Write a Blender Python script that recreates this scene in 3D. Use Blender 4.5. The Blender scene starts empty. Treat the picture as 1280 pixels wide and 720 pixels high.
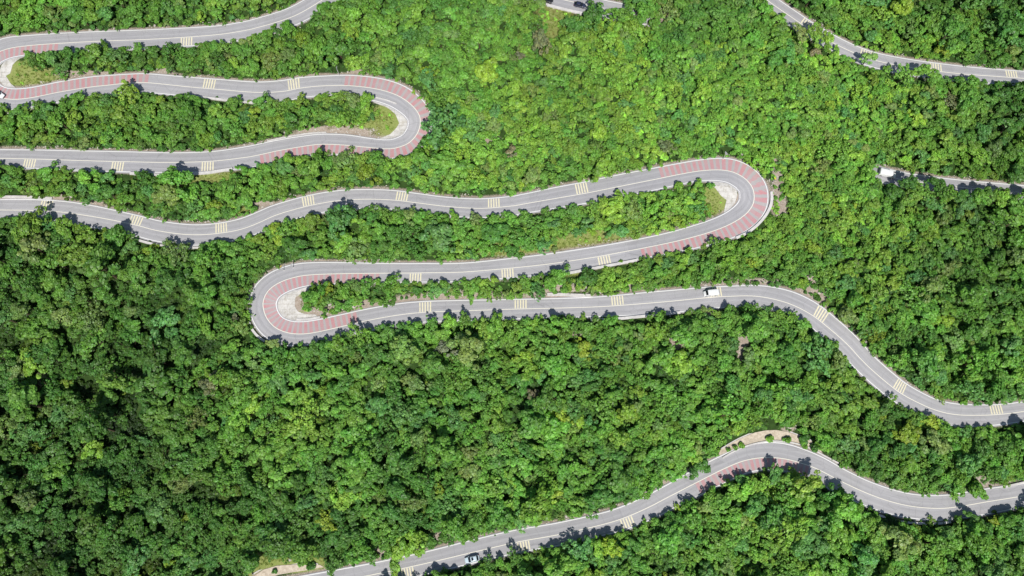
import bpy, bmesh, math, random
import numpy as np
from mathutils import Vector, Matrix, noise as mnoise

random.seed(11); rng = np.random.default_rng(11)
SC = bpy.context.scene
COL = SC.collection
R = math.radians

# ------------------------------------------------------------------ camera
PITCH = R(18); DIST = 250.0; LENS = 27.0
CAM = np.array([0.0, -DIST*math.sin(PITCH), DIST*math.cos(PITCH)])
TAN = 18.0/LENS
cp, sp = math.cos(PITCH), math.sin(PITCH)
cd = bpy.data.cameras.new('camera'); cam = bpy.data.objects.new('camera', cd); COL.objects.link(cam)
cam.location = CAM; cam.rotation_euler = (PITCH, 0, 0); cd.lens = LENS; cd.sensor_width = 36
cd.clip_end = 5000; cd.clip_start = 1; SC.camera = cam

def rays(px, py):
    x = (np.asarray(px, float)-640)/640*TAN; y = (360-np.asarray(py, float))/640*TAN
    return np.stack([x, y*cp+sp, y*sp-cp], -1)          # camera direction rotated by the pitch
def unproject(px, py, z):
    d = rays(px, py); t = (np.asarray(z)-CAM[2])/d[..., 2]
    return CAM + d*t[..., None]
def project(P):
    q = np.asarray(P, float)-CAM
    xc = q[..., 0]; yc = q[..., 1]*cp+q[..., 2]*sp; zc = -q[..., 1]*sp+q[..., 2]*cp
    return 640+xc/(-zc)/TAN*640, 360-yc/(-zc)/TAN*640, -zc

SLOPE = math.tan(R(12))
def H0(x, y):
    x = np.asarray(x, float); y = np.asarray(y, float)
    z = y*SLOPE
    z = z + 3.0*np.sin(x/47.0+0.8)*np.cos(y/60.0+0.4) + 1.6*np.sin(x/23.0+y/31.0)
    z = z + 7.0*np.exp(-(((x-60)/45)**2+((y-60)/32)**2))       # ridge of the upper right
    z = z - 6.0*np.exp(-(((x+140)/35)**2+((y+45)/45)**2))      # gully at the lower left
    return z
def onbase(px, py):
    z = np.zeros(np.shape(px))
    for _ in range(12):
        P = unproject(px, py, z); z = 0.5*z+0.5*H0(P[..., 0], P[..., 1])
    return unproject(px, py, z)

# ------------------------------------------------------------------ object helpers
def link(name, me, parent=None):
    o = bpy.data.objects.new(name, me); COL.objects.link(o)
    if parent: o.parent = parent
    return o
def empty(name, loc, rz=0.0):
    o = bpy.data.objects.new(name, None); COL.objects.link(o)
    o.location = loc; o.rotation_euler = (0, 0, rz); o.empty_display_size = .5
    return o
def tag(o, label=None, cat=None, group=None, kind=None):
    if label: o['label'] = label
    if cat: o['category'] = cat
    if group: o['group'] = group
    if kind: o['kind'] = kind
    return o
def mesh_np(name, V, F, mat=None, smooth=False):
    me = bpy.data.meshes.new(name)
    me.from_pydata([tuple(v) for v in V], [], [tuple(f) for f in F])
    if mat: me.materials.append(mat)
    if smooth: me.polygons.foreach_set('use_smooth', [True]*len(me.polygons))
    me.update()
    return me
def bm_obj(name, bm, mat, parent=None, smooth=False):
    me = bpy.data.meshes.new(name); bm.to_mesh(me); bm.free()
    me.materials.append(mat)
    if smooth: me.polygons.foreach_set('use_smooth', [True]*len(me.polygons))
    return link(name, me, parent)
def add_box(bm, c, s, rz=0, taper=1.0, bevel=0):
    r = bmesh.ops.create_cube(bm, size=1)
    vs = r['verts']
    for v in vs:
        k = taper if v.co.z > 0 else 1
        v.co = Vector((v.co.x*s[0]*k, v.co.y*s[1]*k, v.co.z*s[2]))
    if bevel:
        es = list({e for v in vs for e in v.link_edges})
        rb = bmesh.ops.bevel(bm, geom=es, offset=bevel, segments=2, affect='EDGES')
        vs = list({v for f in rb['faces'] for v in f.verts} | {v for v in vs if v.is_valid})
    M = Matrix.Rotation(rz, 4, 'Z'); M.translation = Vector(c)
    bmesh.ops.transform(bm, matrix=M, verts=vs)
def add_cyl(bm, c, r, h, axis='Z', seg=14, r2=None):
    M = Matrix.Translation(Vector(c))
    if axis == 'Y': M = M @ Matrix.Rotation(R(90), 4, 'X')
    if axis == 'X': M = M @ Matrix.Rotation(R(90), 4, 'Y')
    bmesh.ops.create_cone(bm, cap_ends=True, segments=seg, radius1=r, radius2=r if r2 is None else r2, depth=h, matrix=M)

# ------------------------------------------------------------------ materials
def new_mat(name, rough=.8, spec=.3):
    m = bpy.data.materials.new(name); m.use_nodes = True
    nt = m.node_tree; b = nt.nodes['Principled BSDF']
    b.inputs['Roughness'].default_value = rough
    b.inputs['Specular IOR Level'].default_value = spec
    return m, nt, b
def N(nt, t, **kw):
    n = nt.nodes.new(t)
    for k, v in kw.items(): setattr(n, k, v)
    return n
def noise_col(nt, scale, detail=4, rough=.6, coord='Object', vec=None):
    n = N(nt, 'ShaderNodeTexNoise'); n.inputs['Scale'].default_value = scale
    n.inputs['Detail'].default_value = detail; n.inputs['Roughness'].default_value = rough
    if vec is None:
        tc = N(nt, 'ShaderNodeTexCoord'); vec = tc.outputs[coord]
    nt.links.new(vec, n.inputs['Vector'])
    return n.outputs['Fac']
def ramp(nt, fac, stops):
    r = N(nt, 'ShaderNodeValToRGB'); e = r.color_ramp.elements
    while len(e) < len(stops): e.new(.5)
    for i, (p, c) in enumerate(stops):
        e[i].position = p; e[i].color = (*c, 1) if len(c) == 3 else c
    nt.links.new(fac, r.inputs['Fac']); return r.outputs['Color']
def mix(nt, fac, a, b, mode='MIX'):
    m = N(nt, 'ShaderNodeMix', data_type='RGBA', blend_type=mode)
    for s, v in (('Factor', fac), ('A', a), ('B', b)):
        i = m.inputs[0] if s == 'Factor' else (m.inputs[6] if s == 'A' else m.inputs[7])
        if hasattr(v, 'is_output') or isinstance(v, bpy.types.NodeSocket): nt.links.new(v, i)
        else: i.default_value = v if s == 'Factor' else (*v, 1)
    return m.outputs[2]
def simple(name, col, rough=.7, spec=.3, metal=0, var=.12, scale=3.0):
    m, nt, b = new_mat(name, rough, spec); b.inputs['Metallic'].default_value = metal
    f = noise_col(nt, scale, 5)
    c = ramp(nt, f, [(.3, tuple(x*(1-var) for x in col)), (.7, tuple(min(1, x*(1+var)) for x in col))])
    nt.links.new(c, b.inputs['Base Color']); return m

def asphalt():
    m, nt, b = new_mat('asphalt', .9, .15)
    big = noise_col(nt, .035, 4); mid = noise_col(nt, .35, 5); fine = noise_col(nt, 6, 3, .8)
    c = ramp(nt, big, [(.3, (.318, .316, .325)), (.7, (.392, .389, .397))])
    c = mix(nt, .55, c, ramp(nt, mid, [(.25, (.288, .286, .294)), (.8, (.43, .427, .435))]))
    c = mix(nt, .35, c, ramp(nt, fine, [(.3, (.27, .265, .28)), (.7, (.53, .52, .54))]))
    # worn wheel tracks, oil line and resurfaced lengths, along the road
    uv = N(nt, 'ShaderNodeUVMap'); uv.uv_map = 'road'
    sx = N(nt, 'ShaderNodeSeparateXYZ'); nt.links.new(uv.outputs[0], sx.inputs[0])
    tr = N(nt, 'ShaderNodeMath', operation='SINE'); mu = N(nt, 'ShaderNodeMath', operation='MULTIPLY')
    nt.links.new(sx.outputs[1], mu.inputs[0]); mu.inputs[1].default_value = 3.4
    nt.links.new(mu.outputs[0], tr.inputs[0])
    c = mix(nt, .26, c, ramp(nt, tr.outputs[0], [(0, (.32, .31, .33)), (1, (.50, .49, .51))]))
    cv = N(nt, 'ShaderNodeCombineXYZ'); m1 = N(nt, 'ShaderNodeMath', operation='MULTIPLY'); m1.inputs[1].default_value = .02
    nt.links.new(sx.outputs[0], m1.inputs[0]); nt.links.new(m1.outputs[0], cv.inputs[0])
    vr = N(nt, 'ShaderNodeTexVoronoi', feature='F1'); vr.inputs['Scale'].default_value = 1.0
    nt.links.new(cv.outputs[0], vr.inputs['Vector'])
    c = mix(nt, .24, c, ramp(nt, vr.outputs['Color'], [(0, (.31, .30, .32)), (1, (.52, .505, .52))]))
    cv2 = N(nt, 'ShaderNodeCombineXYZ'); m2 = N(nt, 'ShaderNodeMath', operation='MULTIPLY'); m2.inputs[1].default_value = .045
    nt.links.new(sx.outputs[0], m2.inputs[0]); nt.links.new(m2.outputs[0], cv2.inputs[0]); nt.links.new(sx.outputs[1], cv2.inputs[1])
    stk = noise_col(nt, 1.6, 5, .7, vec=cv2.outputs[0])
    c = mix(nt, .45, c, ramp(nt, stk, [(.32, (.70, .70, .72)), (.55, (1, 1, 1)), (.75, (1.12, 1.11, 1.10))]), 'MULTIPLY')
    # cracks and sealed joints
    wv = N(nt, 'ShaderNodeTexVoronoi', feature='DISTANCE_TO_EDGE'); wv.inputs['Scale'].default_value = .22
    tc = N(nt, 'ShaderNodeTexCoord'); nt.links.new(tc.outputs['Object'], wv.inputs['Vector'])
    cr = ramp(nt, wv.outputs['Distance'], [(0, (.72, .72, .72)), (.018, (1, 1, 1))])
    c = mix(nt, .6, c, cr, 'MULTIPLY')
    nt.links.new(c, b.inputs['Base Color']); return m
def paint(name, col, wear=.5, sc=1.2):
    m, nt, b = new_mat(name, .75, .3)
    f = noise_col(nt, sc, 6, .75)
    c = ramp(nt, f, [(.22, (.40, .39, .405)), (.22+wear*.35, col)])
    nt.links.new(c, b.inputs['Base Color']); return m
def red_mat():
    m, nt, b = new_mat('worn_red_surfacing', .85, .2)
    f = noise_col(nt, .25, 5, .7)
    c = ramp(nt, f, [(.3, (.44, .37, .37)), (.66, (.54, .235, .25))])
    f2 = noise_col(nt, 5, 3, .7)
    c = mix(nt, .25, c, ramp(nt, f2, [(.3, (.25, .2, .21)), (.7, (.55, .3, .32))]))
    nt.links.new(c, b.inputs['Base Color']); return m
def concrete(name, a=(.48, .45, .43), b_=(.72, .68, .66), sc=.8):
    m, nt, b = new_mat(name, .9, .2)
    f = noise_col(nt, sc, 7, .72)
    c = ramp(nt, f, [(.28, a), (.62, b_)])
    f2 = noise_col(nt, 9, 3, .7)
    c = mix(nt, .25, c, ramp(nt, f2, [(.3, tuple(x*.6 for x in a)), (.7, b_)]))
    if sc < .6:
        br = N(nt, 'ShaderNodeTexBrick'); br.inputs['Scale'].default_value = .16; br.inputs['Mortar Size'].default_value = .02
        br.inputs['Color1'].default_value = (1, 1, 1, 1); br.inputs['Color2'].default_value = (.86, .86, .86, 1); br.inputs['Mortar'].default_value = (.45, .43, .40, 1)
        tc = N(nt, 'ShaderNodeTexCoord'); nt.links.new(tc.outputs['Object'], br.inputs['Vector'])
        c = mix(nt, .30, c, br.outputs['Color'], 'MULTIPLY')
        st_ = noise_col(nt, .9, 6, .75); c = mix(nt, .7, c, ramp(nt, st_, [(.36, (.62, .58, .50)), (.52, (1, 1, 1))]), 'MULTIPLY')
    nt.links.new(c, b.inputs['Base Color']); return m
def ground_mat():
    m, nt, b = new_mat('mountain_ground', .95, .1)
    at = N(nt, 'ShaderNodeAttribute'); at.attribute_name = 'cover'
    sp_ = N(nt, 'ShaderNodeSeparateColor'); nt.links.new(at.outputs['Color'], sp_.inputs[0])
    n1 = noise_col(nt, .5, 6, .7); n2 = noise_col(nt, 2.6, 5, .75); n3 = noise_col(nt, .18, 3)
    forest = ramp(nt, n1, [(.3, (.022, .044, .012)), (.6, (.042, .084, .020)), (.8, (.075, .090, .038))])
    grass = ramp(nt, n1, [(.25, (.20, .27, .050)), (.5, (.26, .30, .085)), (.75, (.36, .31, .17))])
    grass = mix(nt, .45, grass, ramp(nt, n2, [(.3, (.10, .17, .03)), (.7, (.34, .36, .14))]))
    soil = ramp(nt, n1, [(.25, (.24, .195, .15)), (.5, (.40, .335, .28)), (.78, (.58, .53, .47))])
    soil = mix(nt, .5, soil, ramp(nt, n2, [(.3, (.17, .14, .10)), (.55, (.36, .29, .24)), (.8, (.58, .53, .47))]))
    def edge(ch):
        a = N(nt, 'ShaderNodeMath', operation='ADD'); nt.links.new(ch, a.inputs[0])
        mm = N(nt, 'ShaderNodeMath', operation='MULTIPLY_ADD'); nt.links.new(n2, mm.inputs[0])
        mm.inputs[1].default_value = .7; mm.inputs[2].default_value = -.35
        nt.links.new(mm.outputs[0], a.inputs[1])
        return ramp(nt, a.outputs[0], [(.35, (0, 0, 0)), (.6, (1, 1, 1))])
    c = mix(nt, edge(sp_.outputs[1]), forest, grass)
    c = mix(nt, edge(sp_.outputs[0]), c, soil)
    nt.links.new(c, b.inputs['Base Color'])
    bp = N(nt, 'ShaderNodeBump'); bp.inputs['Strength'].default_value = .7; bp.inputs['Distance'].default_value = .4
    nt.links.new(n2, bp.inputs['Height']); nt.links.new(bp.outputs[0], b.inputs['Normal'])
    return m
def leaf_mat(name='leaves', transl=.40):
    m = bpy.data.materials.new(name); m.use_nodes = True; nt = m.node_tree; nt.nodes.clear()
    out = N(nt, 'ShaderNodeOutputMaterial')
    at = N(nt, 'ShaderNodeAttribute', attribute_type='INSTANCER'); at.attribute_name = 'tint'
    lf = N(nt, 'ShaderNodeAttribute', attribute_type='GEOMETRY'); lf.attribute_name = 'leaf'
    c = mix(nt, 1.0, at.outputs['Color'], lf.outputs['Color'], 'MULTIPLY')
    geo = N(nt, 'ShaderNodeNewGeometry')
    f = noise_col(nt, .6, 4, .65, vec=geo.outputs['Position'])
    v = ramp(nt, f, [(.3, (.80, .84, .84)), (.7, (1.18, 1.14, 1.08))])
    c = mix(nt, 1.0, c, v, 'MULTIPLY')
    d = N(nt, 'ShaderNodeBsdfDiffuse'); t = N(nt, 'ShaderNodeBsdfTranslucent'); g = N(nt, 'ShaderNodeBsdfGlossy')
    nt.links.new(c, d.inputs['Color'])
    tc = mix(nt, 1.0, c, (1.25, 1.2, .55), 'MULTIPLY'); nt.links.new(tc, t.inputs['Color'])
    g.inputs['Roughness'].default_value = .45; g.inputs['Color'].default_value = (1, 1, 1, 1)
    s1 = N(nt, 'ShaderNodeMixShader'); s1.inputs[0].default_value = transl
    nt.links.new(d.outputs[0], s1.inputs[1]); nt.links.new(t.outputs[0], s1.inputs[2])
    s2 = N(nt, 'ShaderNodeMixShader'); s2.inputs[0].default_value = .022
    nt.links.new(s1.outputs[0], s2.inputs[1]); nt.links.new(g.outputs[0], s2.inputs[2])
    nt.links.new(s2.outputs[0], out.inputs[0]); return m

def pink_mat():
    m, nt, b = new_mat('faded_pink_surfacing', .9, .15)
    c = ramp(nt, noise_col(nt, .3, 6, .75), [(.3, (.37, .355, .355)), (.7, (.43, .385, .38))]); nt.links.new(c, b.inputs['Base Color']); return m
M = dict(pink=pink_mat(), asphalt=asphalt(), white=paint('white_road_paint', (.80, .79, .78), .35), cream=paint('cream_road_paint', (.74, .68, .48), .8, 1.6),
         centre=paint('pale_yellow_line_paint', (.76, .72, .62), .4), red=red_mat(), conc=concrete('concrete_parapet', (.42, .40, .385), (.72, .69, .67)),
         apron=concrete('worn_apron_concrete', (.46, .44, .41), (.64, .62, .59), .5), verge=concrete('verge_concrete', (.34, .33, .31), (.56, .54, .51), 1.5),
         soil=concrete('planter_soil', (.30, .24, .17), (.62, .54, .44), 1.1),
         ground=ground_mat(), leaf=leaf_mat(), bark=simple('bark', (.10, .075, .05), .95, .1, 0, .35, 5),
         rock=concrete('pale_rock', (.30, .27, .24), (.60, .56, .51), 1.6))

# ------------------------------------------------------------------ road centre lines (traced from the photo, then laid on the mountain)
MAIN = [(450,-32,12,12),(420,-12,11,12),(395,5,11,12),(370,19,11,12),(345,28,11,11.5),(320,35,11,11.5),(307,38,11,11),(275,43,11,11),(232,46.5,11,11.5),(180,49.5,11,12),
 (125,51.5,11,12),(70,54.5,11,12.5),(37,57,11,12.5),(10,61,12,14),(-8,69,13,15),(-17,81,13,15),(-20,93,13,15),(-16,108,13,15),(-5,119,13.5,14),(12,124,13.5,13),(37,122.5,12.5,12),
 (75,115,12.5,12),(112,109,12.5,12),(135,106.5,12,12),(160,104,11,12),(185,103.5,11,12),(235,108.5,12,11.5),(275,112,12.5,10.5),(320,115.5,13,11.5),(352,114.5,14,12),(377,110,13,12),
 (402,107.5,12,12),(432,107,13,14),(460,109.5,13.5,14.5),(482,114,14,15),(500,121,14,16),(514,131,14,16),(523,142,14,15),(525.5,153,14,15),(522,166,13,14),(512,178,12.5,13),(497,184.5,12,12),(482,186,12,11),
 (457,184,12,11.5),(432,181.5,12,13),(400,180.5,12,12.5),(370,184.5,13,13),(345,189,13,13),(320,194.5,13,13.5),(305,197,13,13),(265,201.5,12.5,12),(212,203,12.5,12),(150,202,12.5,12.5),
 (95,200.5,12,12),(50,199,11.5,11.5),(0,198,11,11),(-30,198,11,11),(-52,202,12,12),(-67,213,13,13),(-73,230,13,13),(-67,247,13,13),(-50,258,12,12),(-22,262,12,12),
 (0,262.5,13,12),(37,263,13.5,12),(75,265,13.5,13.5),(105,269,13.5,13),(137,274.5,12.5,13),(170,281.5,12,12.5),(195,288,12.5,13),(225,292.5,12.5,13),(250,293.5,12.5,13),(275,291.5,12.5,12),(300,287,13,11.5),
 (320,280,13,11.5),(345,269,12.5,11.5),(375,260,12.5,11.5),(402,254,12.5,11.5),(427,250.5,12.5,11.5),(457,249,12,11.5),(490,250,12,11.5),(525,254,11.5,11.5),(557,258,11.5,11.5),(600,260.5,12,11.5),
 (640,257.5,12,11.5),(655,255,12,11.5),(695,248,13.5,12),(735,241,14,12.5),(775,233,14.5,12.5),(815,225,14,13),(852,217.5,13.5,12),(877,213.5,13.5,12.5),(900,212.5,14.5,13.5),(917,215.5,15.5,15.5),(932,224,16.5,16),
 (941,236,17,17),(942.5,250,17,18),(938,261,17,17),(928,271,17,16),(910,281.5,17,14.5),(885,291,15,14),(852,300,13.5,13),(815,308,12.5,12),(765,317.5,12,12),(740,322,12.5,12.5),(690,329.5,12.5,12.5),(640,335,12,12),
 (580,340,11.5,11),(530,341,11.5,11.5),(485,341.5,11.5,12),(435,342,12,13.5),(390,343.5,13,15),(367,347,14,16),(348,354,15,16),(335,364,15.5,16.5),(329,377,17,17),(330,389,16,16.5),(335,400,16,16.5),(345,410,15,17),
 (360,416,15,16),(377,417.5,15.5,14),(397,415,15,13),(430,407.5,14.5,13),(460,400.5,14,13),(497,394,14,13),(530,390.5,13.5,12),(580,388.5,13,12),(610,387.5,12.5,12),(660,386,12,12),(720,384.5,12,12),
 (765,382.5,12.5,12.5),(810,379,13.5,14),(840,376.5,13.5,14),(880,372.5,13,14),(910,370.5,12.5,13),(940,370,13,13),(965,373.5,14.5,13),(990,381,15.5,13),(1015,394,15.5,13),(1040,413.5,15,13),(1060,431.5,14.5,13),
 (1080,453,14,13),(1102,473,14,13),(1125,491,14,13),(1150,504.5,13,13),(1172,513.5,13,14),(1197,518.5,13.5,14),(1230,519,13,13.5),(1255,517.5,12,12),(1280,514.5,12,12),(1310,513,12,12),(1335,521,13,13),(1352,540,13,13),
 (1356,565,13,13),(1346,590,14,14),(1320,609,14,15),(1280,619.5,13,15),(1235,627,15,16),(1197,633.5,14.5,16),(1172,635.5,14.5,16),(1140,633,14.5,15),(1110,626,15,15),(1080,615,15,14.5),(1050,601,15,15),(1025,588,15,16),
 (1005,580,14,17),(980,573.5,15,19),(955,572,15,18.5),(930,576,15.5,17),(905,586,16,16),(875,601,16,15.5),(837,620.5,15,14),(810,634.5,15,14),(780,647.5,14,14),(750,656.5,13,14),(697,668.5,13,14.5),(647,677.5,13,15),
 (597,689,13,15),(542,702,13,14),(497,712,13,14),(460,719.5,13,14),(420,727,13,14),(370,736,13,14),(310,748,13,14)]
TOPMID = [(620,-22,11,10),(655,-12,11,10),(690,-3.5,11,10),(725,4.5,11,10),(760,12.5,11,10),(795,19,11,10),(822,23,10,10)]
TOPRIGHT = [(905,-48,9,9),(930,-24,9,9),(960,1,9,9),(990,22,9,9),(1015,38.5,9,9),(1048,57,9,9),(1075,69,9,9),(1100,77,9.5,9),(1135,84,10,9),(1175,89.5,10,9),(1210,93,9.5,9),(1245,95.5,9,9),(1280,98,9,9),(1345,102,9,9)]
MIDRIGHT = [(1084,213,8,9),(1100,218,9,9),(1130,225,9,9),(1172,231,9,9),(1220,236,9,9),(1280,241,9,9),(1345,247,9,9)]

def catmull(P, n=10):
    P = np.array(P, float); out = []
    E = np.vstack([2*P[0]-P[1], P, 2*P[-1]-P[-2]])
    for i in range(1, len(E)-2):
        a, b, c, d = E[i-1], E[i], E[i+1], E[i+2]
        for k in range(n):
            t = k/n
            out.append(.5*((2*b)+(-a+c)*t+(2*a-5*b+4*c-d)*t*t+(-a+3*b-3*c+d)*t**3))
    out.append(E[-2]); return np.array(out)
def smooth1(a, sig):
    k = int(sig*3); w = np.exp(-.5*(np.arange(-k, k+1)/sig)**2); w /= w.sum()
    return np.convolve(np.pad(a, k, mode='edge'), w, 'valid')

class Road: pass
def build_road(pts):
    c = catmull(pts); px, py, wl, wr = c.T
    P = onbase(px, py)
    s = np.concatenate([[0], np.cumsum(np.linalg.norm(np.diff(P[:, :2], axis=0), axis=1))])
    n = int(s[-1]); u = np.linspace(0, s[-1], n)
    px, py, wl, wr = (np.interp(u, s, a) for a in (px, py, wl, wr))
    z = onbase(px, py)[:, 2]
    for _ in range(5):
        z = smooth1(z, 9.0); P = unproject(px, py, z); z = .5*z+.5*H0(P[:, 0], P[:, 1])
    z = smooth1(z, 7.0); P = unproject(px, py, z)
    T = np.gradient(np.stack([px, py], 1), axis=0); T /= np.linalg.norm(T, axis=1)[:, None]
    nx, ny = T[:, 1], -T[:, 0]              # left of travel on the picture (y runs down)
    L = unproject(px+nx*wl, py+ny*wl, z); Rr = unproject(px-nx*wr, py-ny*wr, z)
    r = Road(); r.px, r.py, r.z, r.P, r.n = px, py, z, P, n
    TW = np.gradient(P, axis=0); TW[:, 2] = 0; TW /= np.linalg.norm(TW, axis=1)[:, None]
    r.T = TW; r.Nl = np.stack([-TW[:, 1], TW[:, 0], 0*TW[:, 0]], 1)
    r.wl = smooth1(np.abs(((L-P)*r.Nl).sum(1)), 3); r.wr = smooth1(np.abs(((Rr-P)*r.Nl).sum(1)), 3)
    r.s = np.concatenate([[0], np.cumsum(np.linalg.norm(np.diff(P, axis=0), axis=1))])
    return r
roads = [build_road(p) for p in (MAIN, TOPMID, TOPRIGHT, MIDRIGHT)]
AllP = np.vstack([r.P for r in roads]); AllN = np.vstack([r.Nl for r in roads])
AllWl = np.concatenate([r.wl for r in roads]); AllWr = np.concatenate([r.wr for r in roads])
AllR = np.concatenate([np.full(r.n, i) for i, r in enumerate(roads)])
AllI = np.concatenate([np.arange(r.n) for r in roads])
AllPx, AllPy, _ = project(AllP)

def off(r, i, d, dz=0.0):        # point at signed distance d left of the centre line at fractional sample i
    i = min(max(i, 0), r.n-1.001); k = int(i); t = i-k
    p = r.P[k]*(1-t)+r.P[k+1]*t; nl = r.Nl[k]*(1-t)+r.Nl[k+1]*t
    q = p+nl*d; q[2] += dz; return q
def wl_at(r, i): return float(np.interp(i, np.arange(r.n), r.wl))
def wr_at(r, i): return float(np.interp(i, np.arange(r.n), r.wr))

def near_sample(px, py, ri=None):
    d = (AllPx-px)**2+(AllPy-py)**2
    if ri is not None: d = np.where(AllR == ri, d, 1e9)
    k = int(np.argmin(d)); return k
# ------------------------------------------------------------------ aprons, turnouts (pixel outlines traced, laid at road height)
APRONS = {
 'top': [(37,67),(25,68.5),(15,71),(7,76),(1,83),(-2,93),(1,103),(6,108),(14,111.5),(22,111.5),(14,105),(10,97),(10,89),(15,80),(25,73)],
 'upper': [(458,123.5),(470,125.5),(482,129),(493,133),(502,139),(508,145),(511,152),(509,160),(503,168),(494,173),(482,175.5),(470,174.5),(476,172),(488,168),(496,161),(498.5,152),(494,142),(484,134),(470,129)],
 'right': [(880,226.5),(892,225.5),(904,226),(914,229.5),(920,236),(922,244),(919,253),(912,262),(904,269.5),(905.5,262),(907,252),(903,242),(894,234),(884,229)],
 'left': [(395,355.5),(380,358.5),(367,361.5),(357,366),(349,374),(346.5,382),(348,390),(354,397),(364,401),(378,401.5),(400,398.5),(394,393),(382,393),(373,390),(367,381),(369,371),(380,364.5),(392,360)],
}
TURN = [(896,571),(901,562),(916,553),(928,547),(943,541),(956,538.5),(969,538),(983,540),(995,544),(1006,548.5),(1014,552),(1026,562),(1030,570),(1015,561),(990,553),(962,551),(935,555.5),(912,563.5)]
TURN2 = [(315,722),(330,712),(347,707),(362,706),(385,705),(400,706),(405,709),(385,712.5),(362,716),(342,719.5),(330,722)]
def poly_to_world(poly, lift=0.0):
    out = []
    for (x, y) in poly:
        k = near_sample(x, y); P = unproject(x, y, AllP[k, 2]+lift); out.append(P)
    return np.array(out)

# ------------------------------------------------------------------ terrain grid
GX0, GX1, GY0, GY1, ST = -265.0, 265.0, -165.0, 215.0, 1.25
gx = np.arange(GX0, GX1+.1, ST); gy = np.arange(GY0, GY1+.1, ST)
GX, GY = np.meshgrid(gx, gy); B = H0(GX, GY)
near = np.full(GX.shape, 1e9); nz = np.zeros(GX.shape); edge = np.full(GX.shape, 1e9); side = np.zeros(GX.shape)
for k in range(len(AllP)):
    p = AllP[k]; ix = int((p[0]-GX0)/ST); iy = int((p[1]-GY0)/ST); w = 24
    if ix < -w or iy < -w or ix > len(gx)+w or iy > len(gy)+w: continue
    x0, x1 = max(0, ix-w), min(len(gx), ix+w+1); y0, y1 = max(0, iy-w), min(len(gy), iy+w+1)
    if x0 >= x1 or y0 >= y1: continue
    dx = GX[y0:y1, x0:x1]-p[0]; dy = GY[y0:y1, x0:x1]-p[1]; d = np.hypot(dx, dy)
    sgn = dx*AllN[k, 0]+dy*AllN[k, 1]
    e = d-np.where(sgn > 0, AllWl[k], AllWr[k])
    sub = near[y0:y1, x0:x1]; m = d < sub
    sub[m] = d[m]; nz[y0:y1, x0:x1][m] = p[2]
    es = edge[y0:y1, x0:x1]; m2 = m & True
    es[m2] = e[m2]
    side[y0:y1, x0:x1][m] = dy[m]
from mathutils.geometry import intersect_point_tri_2d
def inpoly(poly, X, Y):
    inside = np.zeros(np.shape(X), bool); n = len(poly); j = n-1
    for i in range(n):
        xi, yi = poly[i][0], poly[i][1]; xj, yj = poly[j][0], poly[j][1]
        c = ((yi > Y) != (yj > Y)) & (X < (xj-xi)*(Y-yi)/((yj-yi) if yj != yi else 1e-9)+xi)
        inside ^= c; j = i
    return inside
fixed = edge < 1.9
apron_w = {k: poly_to_world(v) for k, v in APRONS.items()}
turn_w = [poly_to_world(TURN), poly_to_world(TURN2)]
apm = np.zeros(GX.shape, bool)
for pw in list(apron_w.values())+turn_w:
    c = pw.mean(0)
    big = [(c[0]+(q[0]-c[0])*1.0, c[1]+(q[1]-c[1])*1.0) for q in pw]
    m = inpoly(big, GX, GY); 
    mm = m.copy()
    for sx_, sy_ in ((1,0),(-1,0),(0,1),(0,-1)): mm |= np.roll(np.roll(m, sx_, 1), sy_, 0)
    apm |= mm
D = np.zeros(GX.shape); D[fixed] = (nz-.13-B)[fixed]
lam = 1/(14.0/ST)**2
# roughness of open ground between the roads
rough = np.array([[mnoise.noise(Vector((x*.09, y*.09, 3.1)))*1.0+mnoise.noise(Vector((x*.3, y*.3, 7.7)))*.35 for x in gx[::2]] for y in gy[::2]])
rough = np.kron(rough, np.ones((2, 2)))[:GX.shape[0], :GX.shape[1]]
tgt = np.where(edge < 60, 0, 0)
for it in range(700):
    A = (np.roll(D, 1, 0)+np.roll(D, -1, 0)+np.roll(D, 1, 1)+np.roll(D, -1, 1))/(4+lam)
    D = np.where(fixed, D, A)
amp = np.clip((edge-1.9)/6, 0, 1); amp[fixed] = 0; amp[apm] = 0
TZ = B+D+rough*amp*.8
TZ[fixed] = (nz-.13)[fixed]
def tz(x, y):
    fx = np.clip((np.asarray(x)-GX0)/ST, 0, len(gx)-1.001); fy = np.clip((np.asarray(y)-GY0)/ST, 0, len(gy)-1.001)
    i = fx.astype(int); j = fy.astype(int); a = fx-i; b = fy-j
    return TZ[j, i]*(1-a)*(1-b)+TZ[j, i+1]*a*(1-b)+TZ[j+1, i]*(1-a)*b+TZ[j+1, i+1]*a*b
def gs(A, x, y):
    i = np.clip(((np.asarray(x)-GX0)/ST+.5).astype(int), 0, len(gx)-1); j = np.clip(((np.asarray(y)-GY0)/ST+.5).astype(int), 0, len(gy)-1)
    return A[j, i]
def onterrain(px, py):
    z = onbase(px, py)[..., 2]
    for _ in range(14):
        P = unproject(px, py, z); z = .4*z+.6*tz(P[..., 0], P[..., 1])
    return unproject(px, py, z)

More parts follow.
